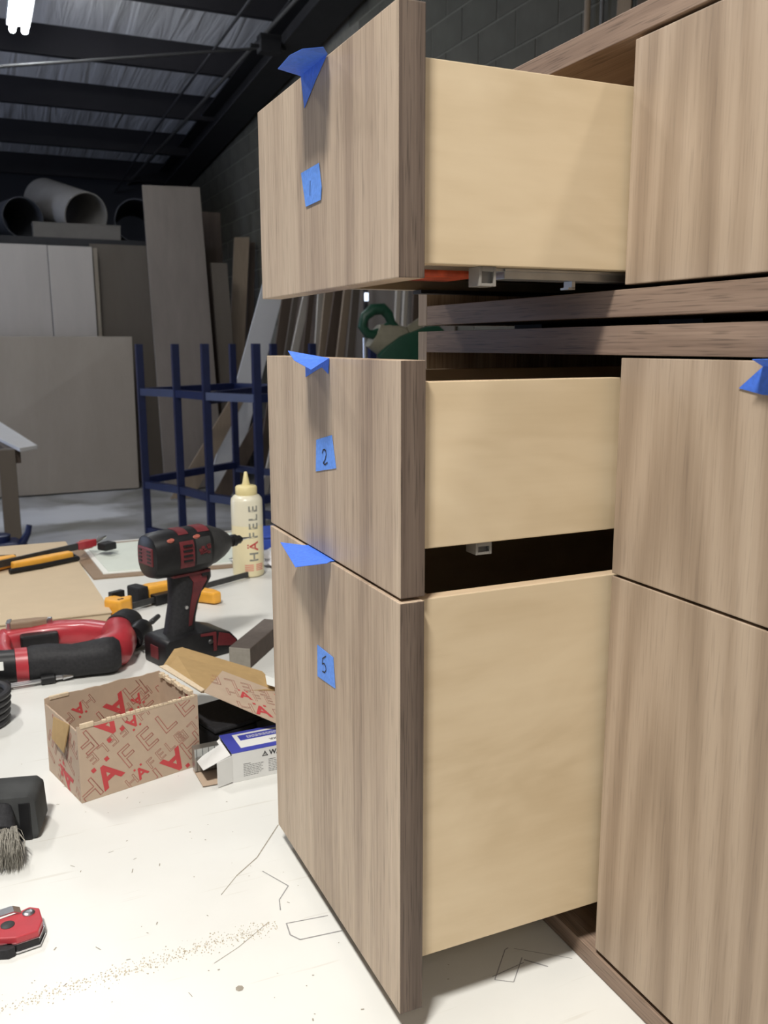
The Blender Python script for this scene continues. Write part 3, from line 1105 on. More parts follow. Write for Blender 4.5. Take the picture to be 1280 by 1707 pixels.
# black box filling the space under the flap
case = thing('black_box', 'black box filling the space under the cardboard lid flap', 'case', (.045, .570, .9), ang)
obj('black_box_body', box_bm((-.070, -.030, 0), (.080, .060, .034), .006), 'black_plastic', case)
obj('black_box_lid', box_bm((-.070, -.030, .0342), (.080, .060, .0405), .003), 'black_rubber', case)
obj('latch', box_bm((-.01, -.034, .020), (.02, -.0302, .037), .001), 'black_rubber', case)

# ------------------------------------------------------------------ carton of staples
st = thing('staple_box', 'small blue and white staple carton with torn open end beside the drawers', 'box', (-.011, .4535, .9002), radians(1.5))
SL, SW, SH = .110, .057, .0375
bm = bmesh.new()
for lo, hi in (((0, 0, 0), (SL, .0008, SH)), ((0, SW - .0008, 0), (SL, SW, SH)), ((0, .0008, 0), (SL, SW - .0008, .0008)), ((SL - .0008, .0008, .0008), (SL, SW - .0008, SH))):
    add_box(bm, lo, hi)
obj('carton_body', bm, 'white_card', st)
obj('carton_top', box_bm((0, 0, SH), (SL, SW, SH + .0008)), 'blue_print', st)
obj('top_label', box_bm((.0145, .010, SH + .0008), (SL - .004, SW - .007, SH + .0010)), 'white_card', st)
obj('label_panel', box_bm((.020, .030, SH + .0010), (SL - .008, SW - .012, SH + .0012)), 'blue_print', st)
obj('end_flap', slab_bm([(.0, .0004, .0015), (.0, .0004, SH - .002), (-.020, -.0045, SH - .005), (-.020, -.0045, .0005)][::-1], .0008), 'white_card', st)
obj('end_flap', slab_bm([(-.0005, .054, .0345), (-.0005, .003, .0345), (-.034, .006, .021), (-.034, .036, .019)], .0008), 'white_card', st)
obj('end_flap', slab_bm([(-.0005, .002, .0008), (-.0005, .055, .0008), (-.036, .052, .0016), (-.036, .004, .0016)][::-1], .0008), 'cardboard_print', st)
stp = box_bm((-.036, .0405, .004), (.07, .0535, .0335))
obj('staple_strip', stp, 'galvanized', st)
bm = bmesh.new()
for i in range(14):
    add_box(bm, (-.0335 + i * .0075, .0401, .0045), (-.0329 + i * .0075, .0406, .0333))
obj('strip_joint', bm, 'charcoal', st)


def put_text(parent, s, size, o, u, v, mat, name='printed_lettering', bold=0.0, xs=1.0, spacing=1.0):
    b = text_bm(s, size, 0, bold, spacing, xs)
    for q in b.verts:
        q.co.z += .0001
    xform(b, frame_matrix(o, u, v))
    return obj(name, b, mat, parent)


put_text(st, 'WARNING', .0085, (.047 + .021, -.0001, SH - .0075), (1, 0, 0), (0, 0, 1), 'ink', bold=.0003)
bm = bmesh.new()
tri = [(.038, SH - .0105), (.0455, SH - .0105), (.04175, SH - .0040)]
for i in range(3):
    p, q = tri[i], tri[(i + 1) % 3]
    d = (Vector(q) - Vector(p)).normalized()
    n = Vector((-d.y, d.x)) * .0009
    bm.faces.new([bm.verts.new((a.x, -.0002, a.y)) for a in (Vector(p), Vector(q), Vector(q) + n, Vector(p) + n)])
add_box(bm, (.0414, -.0003, SH - .0090), (.0421, -.0001, SH - .0066))
obj('warning_triangle', bm, 'ink', st)
bm = bmesh.new()
rt = random.Random(11)
for col_x in (.014, .046, .078):
    y = SH - .0165
    add_box(bm, (col_x, -.0002, y), (col_x + .009, -.00005, y + .0008))
    for i in range(7):
        y -= .0022
        x = col_x
        while x < col_x + .025 - rt.random() * .006:
            l = rt.uniform(.0015, .004)
            add_box(bm, (x, -.0002, y), (x + l, -.00005, y + .0007))
            x += l + .0008
obj('fine_print', bm, 'grey_ink', st, kind='stuff')
put_text(st, '20C XR', .0072, (.066, .019, SH + .0010), (-1, 0, 0), (0, -1, 0), 'ink', bold=.0002)
bm = bmesh.new()
for y in (.034, .0365, .039):
    x = .030
    while x < .094:
        l = rt.uniform(.002, .005)
        add_box(bm, (x, y, SH + .0012), (x + l, y + .0011, SH + .0013))
        x += l + .001
obj('fine_print', bm, 'white_card', st, kind='stuff')
bm = bmesh.new()
for i, x in enumerate((-.0165, -.0145, -.0085, -.005)):
    z = .007
    while z < .024 - .004 * (i % 2):
        l = rt.uniform(.0012, .003)
        add_box(bm, (x, -.0046 + (x + .02) * .245 - .0003, z), (x + .0009, -.0046 + (x + .02) * .245, z + l))
        z += l + .0007
obj('fine_print', bm, 'grey_ink', st, kind='stuff')

# ------------------------------------------------------------------ impact driver
dr = thing('impact_driver', 'red and black cordless impact driver standing on its battery on the bench', 'power tool', (.012, .92, .9002), radians(19))
Y_, Z_ = Vector((0, 1, 0)), Vector((0, 0, 1))
HC = .186                                            # head axis height


def hring(x, a, b, z=HC, e=2.6, n=28):
    return ring((x, 0, z), (0, 1, 0), (0, 0, 1), a, b, n, e)


obj('motor_housing', loft_bm([hring(-.043, .0275, .030), hring(-.0405, .0320, .0345), hring(-.030, .0350, .0378), hring(-.010, .036, .039), hring(.030, .036, .0395),
                              hring(.052, .0355, .039, HC + .001), hring(.066, .033, .036, HC + .002)]), 'black_plastic', dr, smooth=True)
nose = obj('gear_nose', loft_bm([hring(.0662, .032, .035, HC + .002, 2.2), hring(.080, .031, .033, HC + .002, 2.1), hring(.098, .024, .0255, HC + .002, 2), hring(.110, .0165, .0175, HC + .002, 2),
                                 hring(.116, .0115, .012, HC + .002, 2)]), 'charcoal', dr, smooth=True)
obj('chuck_collet', loft_bm([hring(.1162, .0085, .0085, HC + .002, 2, 20), hring(.122, .0085, .0085, HC + .002, 2, 20), hring(.1225, .0105, .0105, HC + .002, 2, 20), hring(.130, .0105, .0105, HC + .002, 2, 20),
                             hring(.1305, .008, .008, HC + .002, 2, 20), hring(.139, .0075, .0075, HC + .002, 2, 20), hring(.1395, .005, .005, HC + .002, 2, 20), hring(.143, .0045, .0045, HC + .002, 2, 20)]), 'black_plastic', dr, smooth=True)
obj('driver_bit', tube_bm([(.143, 0, HC + .002), (.150, 0, HC + .002), (.160, 0, HC + .002)], [.0028, .0022, .0012], 8), 'steel', dr)


def skin_patch(x0, x1, t0, t1, lift, a=.0362, b=.0396, e=2.6, n=8, z=HC, thick=.0012):
    """a panel that follows the housing between angles t0..t1 (0 = away, 90 = top, 180 = viewer side)"""
    bm = bmesh.new()
    rows = []
    for s, xx in ((0, x0), (1, x1)):
        row = []
        for i in range(n + 1):
            t = radians(t0 + (t1 - t0) * i / n)
            ct, st = cos(t), sin(t)
            p = Vector((xx, a * math.copysign(abs(ct) ** (2 / e), ct), z + b * math.copysign(abs(st) ** (2 / e), st)))
            row.append(p)
        rows.append(row)
    cx = Vector(((x0 + x1) / 2, 0, z))
    outer, inner = [], []
    for row in rows:
        outer.append([bm.verts.new(p + (Vector((0, p.y, p.z - z))).normalized() * lift) for p in row])
        inner.append([bm.verts.new(p - (Vector((0, p.y, p.z - z))).normalized() * thick) for p in row])
    for i in range(n):
        bm.faces.new((outer[0][i], outer[0][i + 1], outer[1][i + 1], outer[1][i]))
        bm.faces.new((inner[0][i], inner[1][i], inner[1][i + 1], inner[0][i + 1]))
        bm.faces.new((outer[0][i], inner[0][i], inner[0][i + 1], outer[0][i + 1]))
        bm.faces.new((outer[1][i], outer[1][i + 1], inner[1][i + 1], inner[1][i]))
    for i in (0, n):
        bm.faces.new((outer[0][i], outer[1][i], inner[1][i], inner[0][i]))
    bmesh.ops.recalc_face_normals(bm, faces=bm.faces)
    return bm


vent = obj('side_vent', skin_patch(.000, .026, 150, 205, .0008), 'dark_red', dr, smooth=True)
bm = bmesh.new()
for i in range(4):
    z = HC - .011 + i * .0085
    add_box(bm, (.005, -.0385, z), (.022, -.0362, z + .0034), .0006)
obj('vent_slot', bm, 'black_plastic', vent)
obj('name_badge', skin_patch(.030, .0585, 146, 202, .0010, a=.0358), 'charcoal', dr, smooth=True, label='worn grey badge with rubbed red lettering')
bm = bmesh.new()
rb = random.Random(4)
for i in range(12):
    x = .033 + rb.random() * .019
    z = HC - .004 + rb.random() * .017
    add_box(bm, (x, -.0378, z), (x + rb.uniform(.003, .007), -.0366, z + rb.uniform(.002, .005)))
obj('rubbed_print', bm, 'dark_red', dr, kind='stuff')
rear = obj('rear_vent', box_bm((-.0452, -.0235, HC - .013), (-.0405, .0235, HC + .017), .002), 'dark_red', dr)
bm = bmesh.new()
for s in (-1, 1):
    for i in range(4):
        z = HC - .011 + i * .006
        add_box(bm, (-.0460, s * .0145 - .005, z + .003), (-.0448, s * .013 + .005, z + .0056))
obj('vent_slot', bm, 'black_plastic', rear)
for x0, x1 in ((.004, .022), (.040, .062)):
    obj('top_inset', skin_patch(x0, x1, 80, 128, .0006), 'dark_red', dr, smooth=True)
for x in (-.014, .034):
    obj('red_stud', loft_bm([ring((x, -.0300, HC + .0270), (1, 0, 0), (0, .7, .7), .0065, .004, 14), ring((x + .001, -.0318, HC + .0290), (1, 0, 0), (0, .7, .7), .005, .003, 14)]), 'stud_red', dr, smooth=True)
hz = [(.150, .033, .036, .022), (.140, .031, .035, .021), (.120, .027, .031, .019), (.096, .021, .0265, .0185), (.072, .015, .0255, .0190), (.054, .012, .0260, .0195), (.046, .011, .028, .020)]
handle = obj('handle', loft_bm([ring((cx, 0, z), (1, 0, 0), (0, 1, 0), a, b, 24, 2.5) for z, cx, a, b in hz][::-1]), 'black_rubber', dr, smooth=True)
inl = []
for z, cx, a, b in hz:
    inl.append((cx, z, a, b))
bm = bmesh.new()
outer = []
path = [(.038, .149, .036), (.043, .134, .026), (.037, .116, .017), (.0305, .098, .012), (.0255, .078, .009), (.0225, .060, .007)]
loft(bm, [[(x - w / 2, -.0225 if z > .12 else -.0202, z), (x + w / 2, -.0215 if z > .12 else -.0180, z), (x + w / 2, -.010, z), (x - w / 2, -.010, z)] for x, z, w in path])
obj('grip_inlay', bm, 'dark_red', dr)
obj('trigger', loft_bm([ring((.066, 0, .147), (1, 0, 0), (0, 1, 0), .010, .010, 16), ring((.067, 0, .134), (1, 0, 0), (0, 1, 0), .009, .010, 16), ring((.060, 0, .120), (1, 0, 0), (0, 1, 0), .007, .009, 16), ring((.053, 0, .112), (1, 0, 0), (0, 1, 0), .005, .007, 16)][::-1]), 'black_plastic', dr, smooth=True)
obj('direction_switch', box_bm((.046, -.0240, .142), (.058, -.018, .149), .001), 'black_plastic', dr)
obj('collar_trim', box_bm((-.008, -.0240, .1475), (.062, .0240, .1520), .001), 'dark_red', dr)
obj('clip_screw', loft_bm([ring((.016, -.0180, .093), (1, 0, 0), (0, 0, 1), .0035, .0035, 12), ring((.016, -.0205, .093), (1, 0, 0), (0, 0, 1), .003, .003, 12)]), 'steel', dr)
bat = [(-.036, .0, .046), (-.036, .0475, .046)]
bm = prism_bm([(-.036, 0), (.100, 0), (.106, .010), (.104, .022), (.090, .038), (.060, .048), (.035, .050), (-.030, .0475), (-.036, .040)], 'y', -.037, .037, .005)
battery = obj('battery_pack', bm, 'black_plastic', dr, smooth=True)
obj('battery_panel', prism_bm([(.062, .020), (.098, .012), (.100, .022), (.086, .036), (.066, .043)], 'y', -.0382, -.0368, .0008), 'dark_red', dr)
obj('battery_stripe', prism_bm([(.030, .047), (.060, .045), (.060, .012), (.054, .012), (.054, .040), (.030, .043)], 'y', -.0380, -.0368), 'dark_red', dr)
obj('battery_clip', box_bm((-.0375, -.012, .012), (-.0355, .012, .034), .001), 'dark_red', dr)
obj('battery_clip', box_bm((-.026, -.0385, .004), (-.010, -.0368, .030), .001), 'dark_red', dr)
obj('belt_screw', loft_bm([ring((.049, -.0368, .030), (1, 0, 0), (0, 0, 1), .0045, .0045, 14), ring((.049, -.0395, .030), (1, 0, 0), (0, 0, 1), .0035, .0035, 14)]), 'steel', dr)

# ------------------------------------------------------------------ red right-angle drill lying on its side
ra = thing('angle_drill', 'red right-angle drill with black barrel lying on the bench', 'power tool', (-.166, .95, .9002))


def arng(x, y, z, a, b, ux_=(0, 1, 0), uz_=(0, 0, 1), n=24, e=2.2):
    return ring((x, y, z), ux_, uz_, a, b, n, e)


obj('barrel_grip', loft_bm([arng(-.0515, -.0285, .027, .0255, .0265), arng(-.046, -.029, .028, .027, .028), arng(-.02, -.032, .0285, .0265, .0285), arng(.015, -.040, .027, .0245, .0265),
                            arng(.040, -.040, .0275, .0265, .0275), arng(.065, -.042, .0290, .030, .029), arng(.080, -.040, .0285, .027, .0285), arng(.088, -.040, .0285, .020, .022)]), 'black_rubber', ra, smooth=True)
obj('red_band', loft_bm([arng(-.070, -.0245, .027, .0262, .027), arng(-.052, -.0285, .027, .0262, .027)]), 'red_plastic', ra, smooth=True)
obj('motor_cap', loft_bm([arng(-.185, .006, .025, .020, .022), arng(-.175, .004, .026, .0235, .025), arng(-.10, -.016, .026, .0245, .0255), arng(-.0705, -.0245, .0265, .0245, .0255)]), 'black_plastic', ra, smooth=True)
obj('rating_label', slab_bm([(-.096, -.0425, .028), (-.088, -.0445, .028), (-.088, -.0420, .041), (-.096, -.0400, .041)], .001), 'paper', ra)
# red gear head that sweeps away from the barrel, then the handle loop back along the far side
bm = bmesh.new()
path = [((.055, -.036, .028), .028), ((.084, -.018, .030), .029), ((.097, .020, .030), .0275), ((.097, .055, .031), .0265), ((.103, .075, .032), .025)]
pts = [Vector(p) for p, r in path]
rings = []
for i, (p, r) in enumerate(path):
    d = (pts[min(i + 1, len(pts) - 1)] - pts[max(i - 1, 0)]).normalized()
    u = Vector((0, 0, 1)).cross(d).normalized()
    rings.append(ring(p, u, (0, 0, 1), r, min(r, .0290), 24, 2.4))
loft(bm, rings)
obj('gear_head', bm, 'red_plastic', ra, smooth=True)
bm = bmesh.new()
path = [((.092, .070, .026), .020, .020), ((.055, .108, .026), .022, .020), ((.010, .128, .025), .024, .020), ((-.045, .132, .024), .022, .019), ((-.082, .124, .023), .019, .018)]
pts = [Vector(p) for p, a, b in path]
rings = []
for i, (p, a, b) in enumerate(path):
    d = (pts[min(i + 1, len(pts) - 1)] - pts[max(i - 1, 0)]).normalized()
    u = Vector((0, 0, 1)).cross(d).normalized()
    rings.append(ring(p, u, (0, 0, 1), a, b, 24, 3.2))
loft(bm, rings)
obj('handle_loop', bm, 'red_plastic', ra, smooth=True)
bm = bmesh.new()
path = [((-.076, .136, .023), .017, .018), ((-.088, .110, .022), .016, .0175), ((-.089, .060, .022), .015, .017), ((-.080, .000, .022), .013, .017)]
pts = [Vector(p) for p, a, b in path]
rings = []
for i, (p, a, b) in enumerate(path):
    d = (pts[min(i + 1, len(pts) - 1)] - pts[max(i - 1, 0)]).normalized()
    u = Vector((0, 0, 1)).cross(d).normalized()
    rings.append(ring(p, u, (0, 0, 1), a, b, 20, 3.2))
loft(bm, rings)
obj('loop_bridge', bm, 'red_plastic', ra, smooth=True)
obj('trigger', box_bm((-.058, .090, .014), (.004, .116, .036), .004), 'black_plastic', ra)
ax = Vector((.52, .85, 0)).normalized()
sx_ = Vector((ax.y, -ax.x, 0))
c0 = Vector((.103, .070, .033))
obj('collar', loft_bm([ring(c0 + ax * t, sx_, (0, 0, 1), r, r, 24, 2) for t, r in ((.000, .0275), (.006, .0295), (.036, .0290), (.042, .0250), (.050, .0235), (.058, .0180))]), 'black_rubber', ra, smooth=True)
c1 = Vector((.127, .048, .0265))
bx = Vector((.60, .80, .10)).normalized()
obj('chuck', loft_bm([ring(c1 + bx * t, Vector((bx.y, -bx.x, 0)).normalized(), (0, 0, 1), r, r, 20, 2) for t, r in ((-.01, .020), (.012, .0205), (.030, .018), (.038, .012), (.042, .006))]), 'black_plastic', ra, smooth=True)
obj('bit', tube_bm([c1 + bx * .040, c1 + bx * .060, c1 + bx * .061, c1 + bx * .088], [.0045, .0045, .0055, .0045], 10), 'charcoal', ra)
obj('head_slot', bar_bm((.1285, .010, .026), (.1285, .050, .026), .002, .007), 'black_plastic', ra)

# folded knife / latch piece lying on the red handle
kn = thing('pocket_tool', 'small scuffed metal pocket tool resting on the red drill handle', 'pocket knife', (-.208, 1.083, .9410), radians(-4))
obj('scale', prism_bm([(-.030, -.012), (-.026, .010), (.012, .012), (.034, .006), (.034, -.004), (.005, -.012)], 'z', .0, .013, .003), 'hardboard', kn)
obj('bolster', prism_bm([(-.036, -.012), (-.028, -.013), (-.026, .011), (-.034, .010)], 'z', .000, .0145, .002), 'steel', kn)
obj('bolster', prism_bm([(.030, -.006), (.040, -.003), (.040, .006), (.030, .008)], 'z', .001, .0125, .002), 'steel', kn)

# ------------------------------------------------------------------ nut driver and coil at the left edge
nd = thing('nut_driver', 'black handled screwdriver with twin steel shafts lying before the red drill', 'screwdriver', (-.20, .893, .9001), radians(3))
obj('tip_sleeve', tube_bm([(-.002, .0, .008), (.018, .0, .008), (.020, .0, .008)], [.0075, .0075, .005], 14), 'black_plastic', nd, smooth=True)
obj('tip', tube_bm([(.020, 0, .008), (.030, 0, .008), (.031, 0, .008), (.046, 0, .008)], [.004, .004, .0055, .0035], 10), 'steel', nd)
obj('shaft', tube_bm([(-.046, .003, .008), (-.002, .002, .008)], .0022, 8), 'steel', nd)
obj('shaft', tube_bm([(-.046, -.0035, .007), (-.002, -.003, .008)], .0018, 8), 'steel', nd)
obj('handle', tube_bm([(-.110, 0, .0085), (-.100, 0, .0085), (-.05, 0, .0085), (-.046, 0, .0085)], [.006, .008, .008, .005], 14), 'black_rubber', nd, smooth=True)
bm = bmesh.new()
for k in range(5):
    add_tube(bm, [(.047 * cos(t) * (1 + .02 * k % 2), .047 * sin(t), .0055 + .0095 * k) for t in [2 * pi * i / 30 for i in range(31)]], .0052, 8)
cc = obj('cable_coil', bm, 'cable_black', None, (-.302, .775, .9002), smooth=True)
tag(cc, 'black cable coil at the left edge of the bench', 'cable')

# ------------------------------------------------------------------ sanding block and brush
sb = thing('sanding_block', 'black rubber sanding block at the left edge of the bench', 'sanding block', (-.275, .455, .9002), radians(-14))
obj('block_body', prism_bm([(-.050, 0), (.046, 0), (.049, .006), (.047, .044), (.040, .050), (-.050, .050)], 'y', -.026, .026, .004), 'dusty_rubber', sb, smooth=True)
obj('end_cap', box_bm((.030, -.0275, .001), (.0415, -.0262, .043), .0006), 'black_plastic', sb)
br = thing('dust_brush', 'worn grey bristle brush with black handle leaning on the sanding block', 'brush', (-.277, .405, .9002), radians(-100))
obj('brush_ferrule', loft_bm([ring((-.030, 0, .040), (0, 1, 0), (0, 0, 1), .012, .008, 16, 3), ring((-.010, 0, .032), (0, 1, 0), (0, 0, 1), .019, .010, 16, 3), ring((.010, 0, .024), (0, 1, 0), (0, 0, 1), .023, .012, 16, 3)]), 'black_rubber', br, smooth=True)
bm = bmesh.new()
rb = random.Random(21)
for k in range(1500):
    y = rb.uniform(-.023, .023)
    z = rb.uniform(-.010, .010)
    p = Vector((.008, y, .024 + z))
    L_ = rb.uniform(.022, .044)
    q = Vector((.008 + L_ * .9, y * 1.25 + rb.gauss(0, .003), max(.001, .024 + z * 1.3 - L_ * .35 + rb.gauss(0, .002))))
    mdl = (p + q) / 2 + Vector((rb.gauss(0, .0015), rb.gauss(0, .0015), rb.gauss(0, .0015)))
    s = Vector((0, rb.uniform(.0003, .0006), rb.uniform(-.0004, .0004)))
    v = [bm.verts.new(c) for c in (p - s, p + s, mdl + s, mdl - s, q)]
    bm.faces.new(v[:4])
    bm.faces.new((v[3], v[2], v[4]))
obj('bristles', bm, 'brush_hair', br, kind='stuff')

# ------------------------------------------------------------------ folding utility knife
uk = thing('utility_knife', 'red folding utility knife with steel clip at the lower left', 'knife', (-.268, .240, .9002), radians(2))
obj('red_handle', prism_bm([(-.060, -.004), (-.012, -.006), (.004, -.012), (.022, -.010), (.027, .004), (.026, .024), (.018, .030), (.008, .026), (-.060, .013)], 'z', .0085, .0150, .0012), 'red_plastic', uk)
obj('handle_core', prism_bm([(-.060, -.008), (-.012, -.008), (.004, -.014), (.022, -.012), (.028, .003), (.026, .022), (-.060, .010)], 'z', .0030, .0086, .0006), 'black_plastic', uk)
obj('steel_liner', prism_bm([(-.060, -.009), (-.012, -.010), (.004, -.0155), (.0225, -.0135), (.0285, .002), (.026, .021), (-.060, .008)], 'z', .0015, .0032), 'steel', uk)
obj('steel_liner', prism_bm([(-.060, -.0052), (-.012, -.0072), (.004, -.0132), (.0225, -.0112), (.0282, .004), (.0268, .023), (-.060, .010)], 'z', .0080, .0090), 'steel', uk)
obj('belt_clip', join(bar_bm((-.060, .0195, .018), (.004, .027, .0185), .010, .0012), bar_bm((.004, .027, .0185), (.010, .0275, .0150), .010, .0012)), 'steel', uk)
obj('pivot_screw', lathe_bm([(.0055, .0148), (.0055, .0158), (.0042, .0165), (.002, .0166)], 18, (.0165, .020)), 'steel', uk, smooth=True)
obj('clip_screw', lathe_bm([(.0060, .0148), (.0060, .0154), (.0045, .0160)], 18, (-.002, .010)), 'charcoal', uk, smooth=True)
obj('grip_insert', prism_bm([(-.060, -.012), (-.014, -.014), (-.004, -.018), (.002, -.016), (.0, -.008), (-.060, -.004)], 'z', .000, .0090, .001), 'black_rubber', uk)

# ------------------------------------------------------------------ glue bottle
gb = thing('glue_bottle', 'cream squeeze bottle of glue with brand lettering, standing behind the impact driver', 'bottle', (.2845, 1.425, .9002))
obj('bottle_body', lathe_bm([(.030, 0), (.0345, .002), (.036, .006), (.036, .120)], 36), 'bottle', gb, smooth=True)
obj('bottle_shoulder', lathe_bm([(.036, .1202), (.036, .174), (.0345, .181), (.029, .187), (.024, .189)], 36), 'bottle_top', gb, smooth=True)
obj('screw_cap', lathe_bm([(.0235, .1885), (.0245, .190), (.0245, .206), (.022, .209), (.010, .211)], 30), 'bottle_cap', gb, smooth=True)
obj('nozzle', lathe_bm([(.0095, .2105), (.0075, .218), (.0035, .240), (.0025, .241)], 20), 'bottle_cap', gb, smooth=True)
r_b = .0363


def wrap_text(s, size, z, mat, bold, xs, phi0):
    b = text_bm(s, size, 0, bold, 1.06, xs)
    bmesh.ops.triangulate(b, faces=b.faces)
    bmesh.ops.subdivide_edges(b, edges=[e for e in b.edges if e.calc_length() > .004], cuts=2)
    for q in b.verts:
        # text reads upwards: its x goes up the bottle, its y around it
        h = z + q.co.x
        phi = phi0 - q.co.y / r_b
        q.co = (r_b * cos(phi), r_b * sin(phi), h)
    return obj('printed_lettering', b, mat, gb)


ph = math.atan2(-1.97, -.54) + .42
for ch, z, mt in (('H', .049, 'bottle_grey_ink'), ('\u00c4', .074, 'red_ink'), ('F', .0985, 'bottle_grey_ink'), ('E', .1195, 'bottle_grey_ink'), ('L', .1395, 'bottle_grey_ink'), ('E', .1595, 'bottle_grey_ink')):
    wrap_text(ch, .0300, z, mt, .0005, 1.05, ph)
bm = bmesh.new()
for k in range(4):
    for seg in (-1, 1):
        z0 = .0165 + k * .0042
        for i in range(4):
            t0 = ph + seg * .36 + (i - 2) * .14
            t1 = t0 + .14
            bm.faces.new([bm.verts.new((r_b * cos(t), r_b * sin(t), z)) for t, z in ((t0, z0), (t1, z0), (t1, z0 + .0026), (t0, z0 + .0026))])
obj('printed_band', bm, 'pink_print', gb, kind='stuff')

# ------------------------------------------------------------------ clamps
def bar_clamp(name, label, loc, rz, length, jaw_t, jaw='yellow', tip='yellow', rot_up=0.0):
    c = thing(name, label, 'clamp', loc, rz)
    obj('bar', box_bm((0, -.003, .006), (length, .003, .018), .0008), 'charcoal', c)
    return c


cl = bar_clamp('bar_clamp', 'yellow and black bar clamp lying on the bench behind the impact driver', (-.036, 1.222, .9002), radians(27.5), .345, .0)
obj('fixed_jaw', prism_bm([(-.012, -.022), (.018, -.016), (.030, -.002), (.034, .006), (.014, .010), (.012, .030), (-.008, .034), (-.022, .016)], 'z', .001, .034, .005), 'yellow', cl)
obj('jaw_pad', box_bm((.004, .026, .006), (.034, .040, .040), .002), 'black_plastic', cl)
obj('jaw_hole', join(lathe_bm([(.0032, .0338), (.0032, .0346)], 12, (-.003, -.006)), lathe_bm([(.0032, .0338), (.0032, .0346)], 12, (.004, -.006))), 'black_plastic', cl)
obj('jaw_pad', box_bm((.058, .012, .002), (.082, .054, .040), .004), 'black_rubber', cl)
obj('sliding_jaw', prism_bm([(.080, .020), (.084, .044), (.100, .050), (.150, .036), (.176, .010), (.172, -.014), (.158, -.010), (.150, .004), (.100, .014)], 'z', .002, .036, .005), 'yellow', cl)
obj('grip_core', prism_bm([(.082, -.010), (.085, .014), (.150, .006), (.150, -.012)], 'z', .001, .022, .003), 'black_plastic', cl)
obj('squeeze_handle', prism_bm([(.150, -.012), (.175, -.016), (.185, -.070), (.178, -.100), (.160, -.098), (.150, -.060)], 'z', .002, .026, .005), 'yellow', cl)
obj('trigger', prism_bm([(.118, -.014), (.140, -.014), (.128, -.080), (.108, -.088), (.104, -.076)], 'z', .002, .020, .004), 'black_plastic', cl)

c2 = thing('trigger_clamp', 'long yellow trigger clamp with red tipped bar lying on the flat carton', 'clamp', (-.268, 1.592, .9204), radians(33))
obj('bar', box_bm((-.06, -.003, .010), (.300, .003, .026), .0008), 'charcoal', c2)
obj('clamp_body', prism_bm([(-.06, .030), (.040, .040), (.085, .024), (.080, .006), (-.06, .004)], 'z', .002, .028, .004), 'yellow', c2)
obj('lever', tube_bm([(-.06, .052, .020), (.00, .058, .022), (.06, .055, .020), (.105, .048, .016)], [.008, .008, .006, .004], 10), 'cable_black', c2, smooth=True)
obj('handle', prism_bm([(.045, -.032), (.100, -.045), (.190, -.055), (.195, -.030), (.130, -.018), (.050, -.012)], 'z', .002, .022, .004), 'yellow', c2)
obj('handle_rim', tube_bm([(.030, -.036, .006), (.100, -.052, .006), (.196, -.062, .006), (.202, -.030, .010)], .006, 10), 'black_plastic', c2, smooth=True)
obj('red_tip', bar_bm((.245, .0, .018), (.300, .0, .018), .010, .018, bevel=.001), 'red_plastic', c2)
obj('orange_tip', prism_bm([(.262, .004), (.296, .004), (.292, .022), (.266, .022)], 'z', .004, .026, .003), 'orange', c2)
obj('jaw_pad', box_bm((.292, -.046, .001), (.328, -.014, .020), .004), 'black_rubber', c2)
obj('steel_tip', tube_bm([(.300, -.002, .020), (.318, -.004, .026), (.330, -.004, .028)], [.005, .005, .003], 10), 'steel', c2)
obj('steel_tip', tube_bm([(.300, .004, .016), (.316, .008, .030)], [.004, .003], 8), 'steel', c2)

# ------------------------------------------------------------------ flat carton, clipboard, offcut, small clutter
fc = thing('flat_carton', 'flat tan cardboard carton lying on the left of the bench', 'carton', (-.27, 1.55, .9002))
obj('carton_body', prism_bm([(-.45, -.350), (.214, -.362), (.192, .340), (-.45, .355)], 'z', 0, .0170, .001), 'carton_flat', fc)
obj('carton_lid', prism_bm([(-.452, -.353), (.216, -.365), (.193, .341), (-.452, .357)], 'z', .0172, .0196, .0006), 'carton_flat', fc)
cb = thing('clipboard', 'brown hardboard with a pale sheaf of papers behind the impact driver', 'clipboard', (.12, 1.70, .9002))
obj('backing_board', prism_bm([(-.170, -.175), (.200, -.205), (.270, .205), (-.195, .195)], 'z', 0, .004, .0006), 'hardboard', cb)
obj('paper_sheet', prism_bm([(-.145, -.150), (.190, -.180), (.250, .175), (-.160, .168)], 'z', .0042, .0065), 'paper', cb)
obj('paper_sheet', prism_bm([(-.132, -.140), (.185, -.168), (.246, .172), (-.150, .160)], 'z', .0067, .0085), 'paper_green', cb)
obj('spring_clip', join(box_bm((.150, -.190, .0086), (.185, -.150, .013), .002), tube_bm([(.150, -.176, .016), (.190, -.180, .016)], .004, 10)), 'steel', cb)
wb = thing('walnut_offcut', 'dark walnut block with pale end grain beside the drawer fronts', 'wood block', (.103, .838, .9002), radians(52))
bm = box_bm((0, -.019, 0), (.16, .019, .034), .002)
bm.normal_update()
for f in bm.faces:
    f.material_index = 1 if f.normal.x < -.8 else (2 if f.normal.z > .8 else 0)  # end and top faces get lighter tones than the sides
obj('block', bm, ['walnut_block', 'block_end', 'block_top'], wb)
bb = thing('blue_box', 'blue plastic parts box half hidden behind the drawer fronts', 'box', (.46, 1.70, .9002), radians(-10))
obj('box_body', box_bm((-.07, -.06, 0), (.09, .07, .030), .004), 'blue_bag', bb)
obj('box_lid', box_bm((-.073, -.063, .0302), (.093, .073, .038), .003), 'blue_bag', bb)
bm = bmesh.new()
bmesh.ops.create_icosphere(bm, subdivisions=4, radius=1.0)
from mathutils import noise as mnoise
for v in bm.verts:
    k = 1 + .35 * mnoise.noise(v.co * 2.6) + .15 * mnoise.noise(v.co * 7)
    v.co = Vector((v.co.x * .052 * k, v.co.y * .055 * k, max(-.55, v.co.z) * .026 * k + .0148))
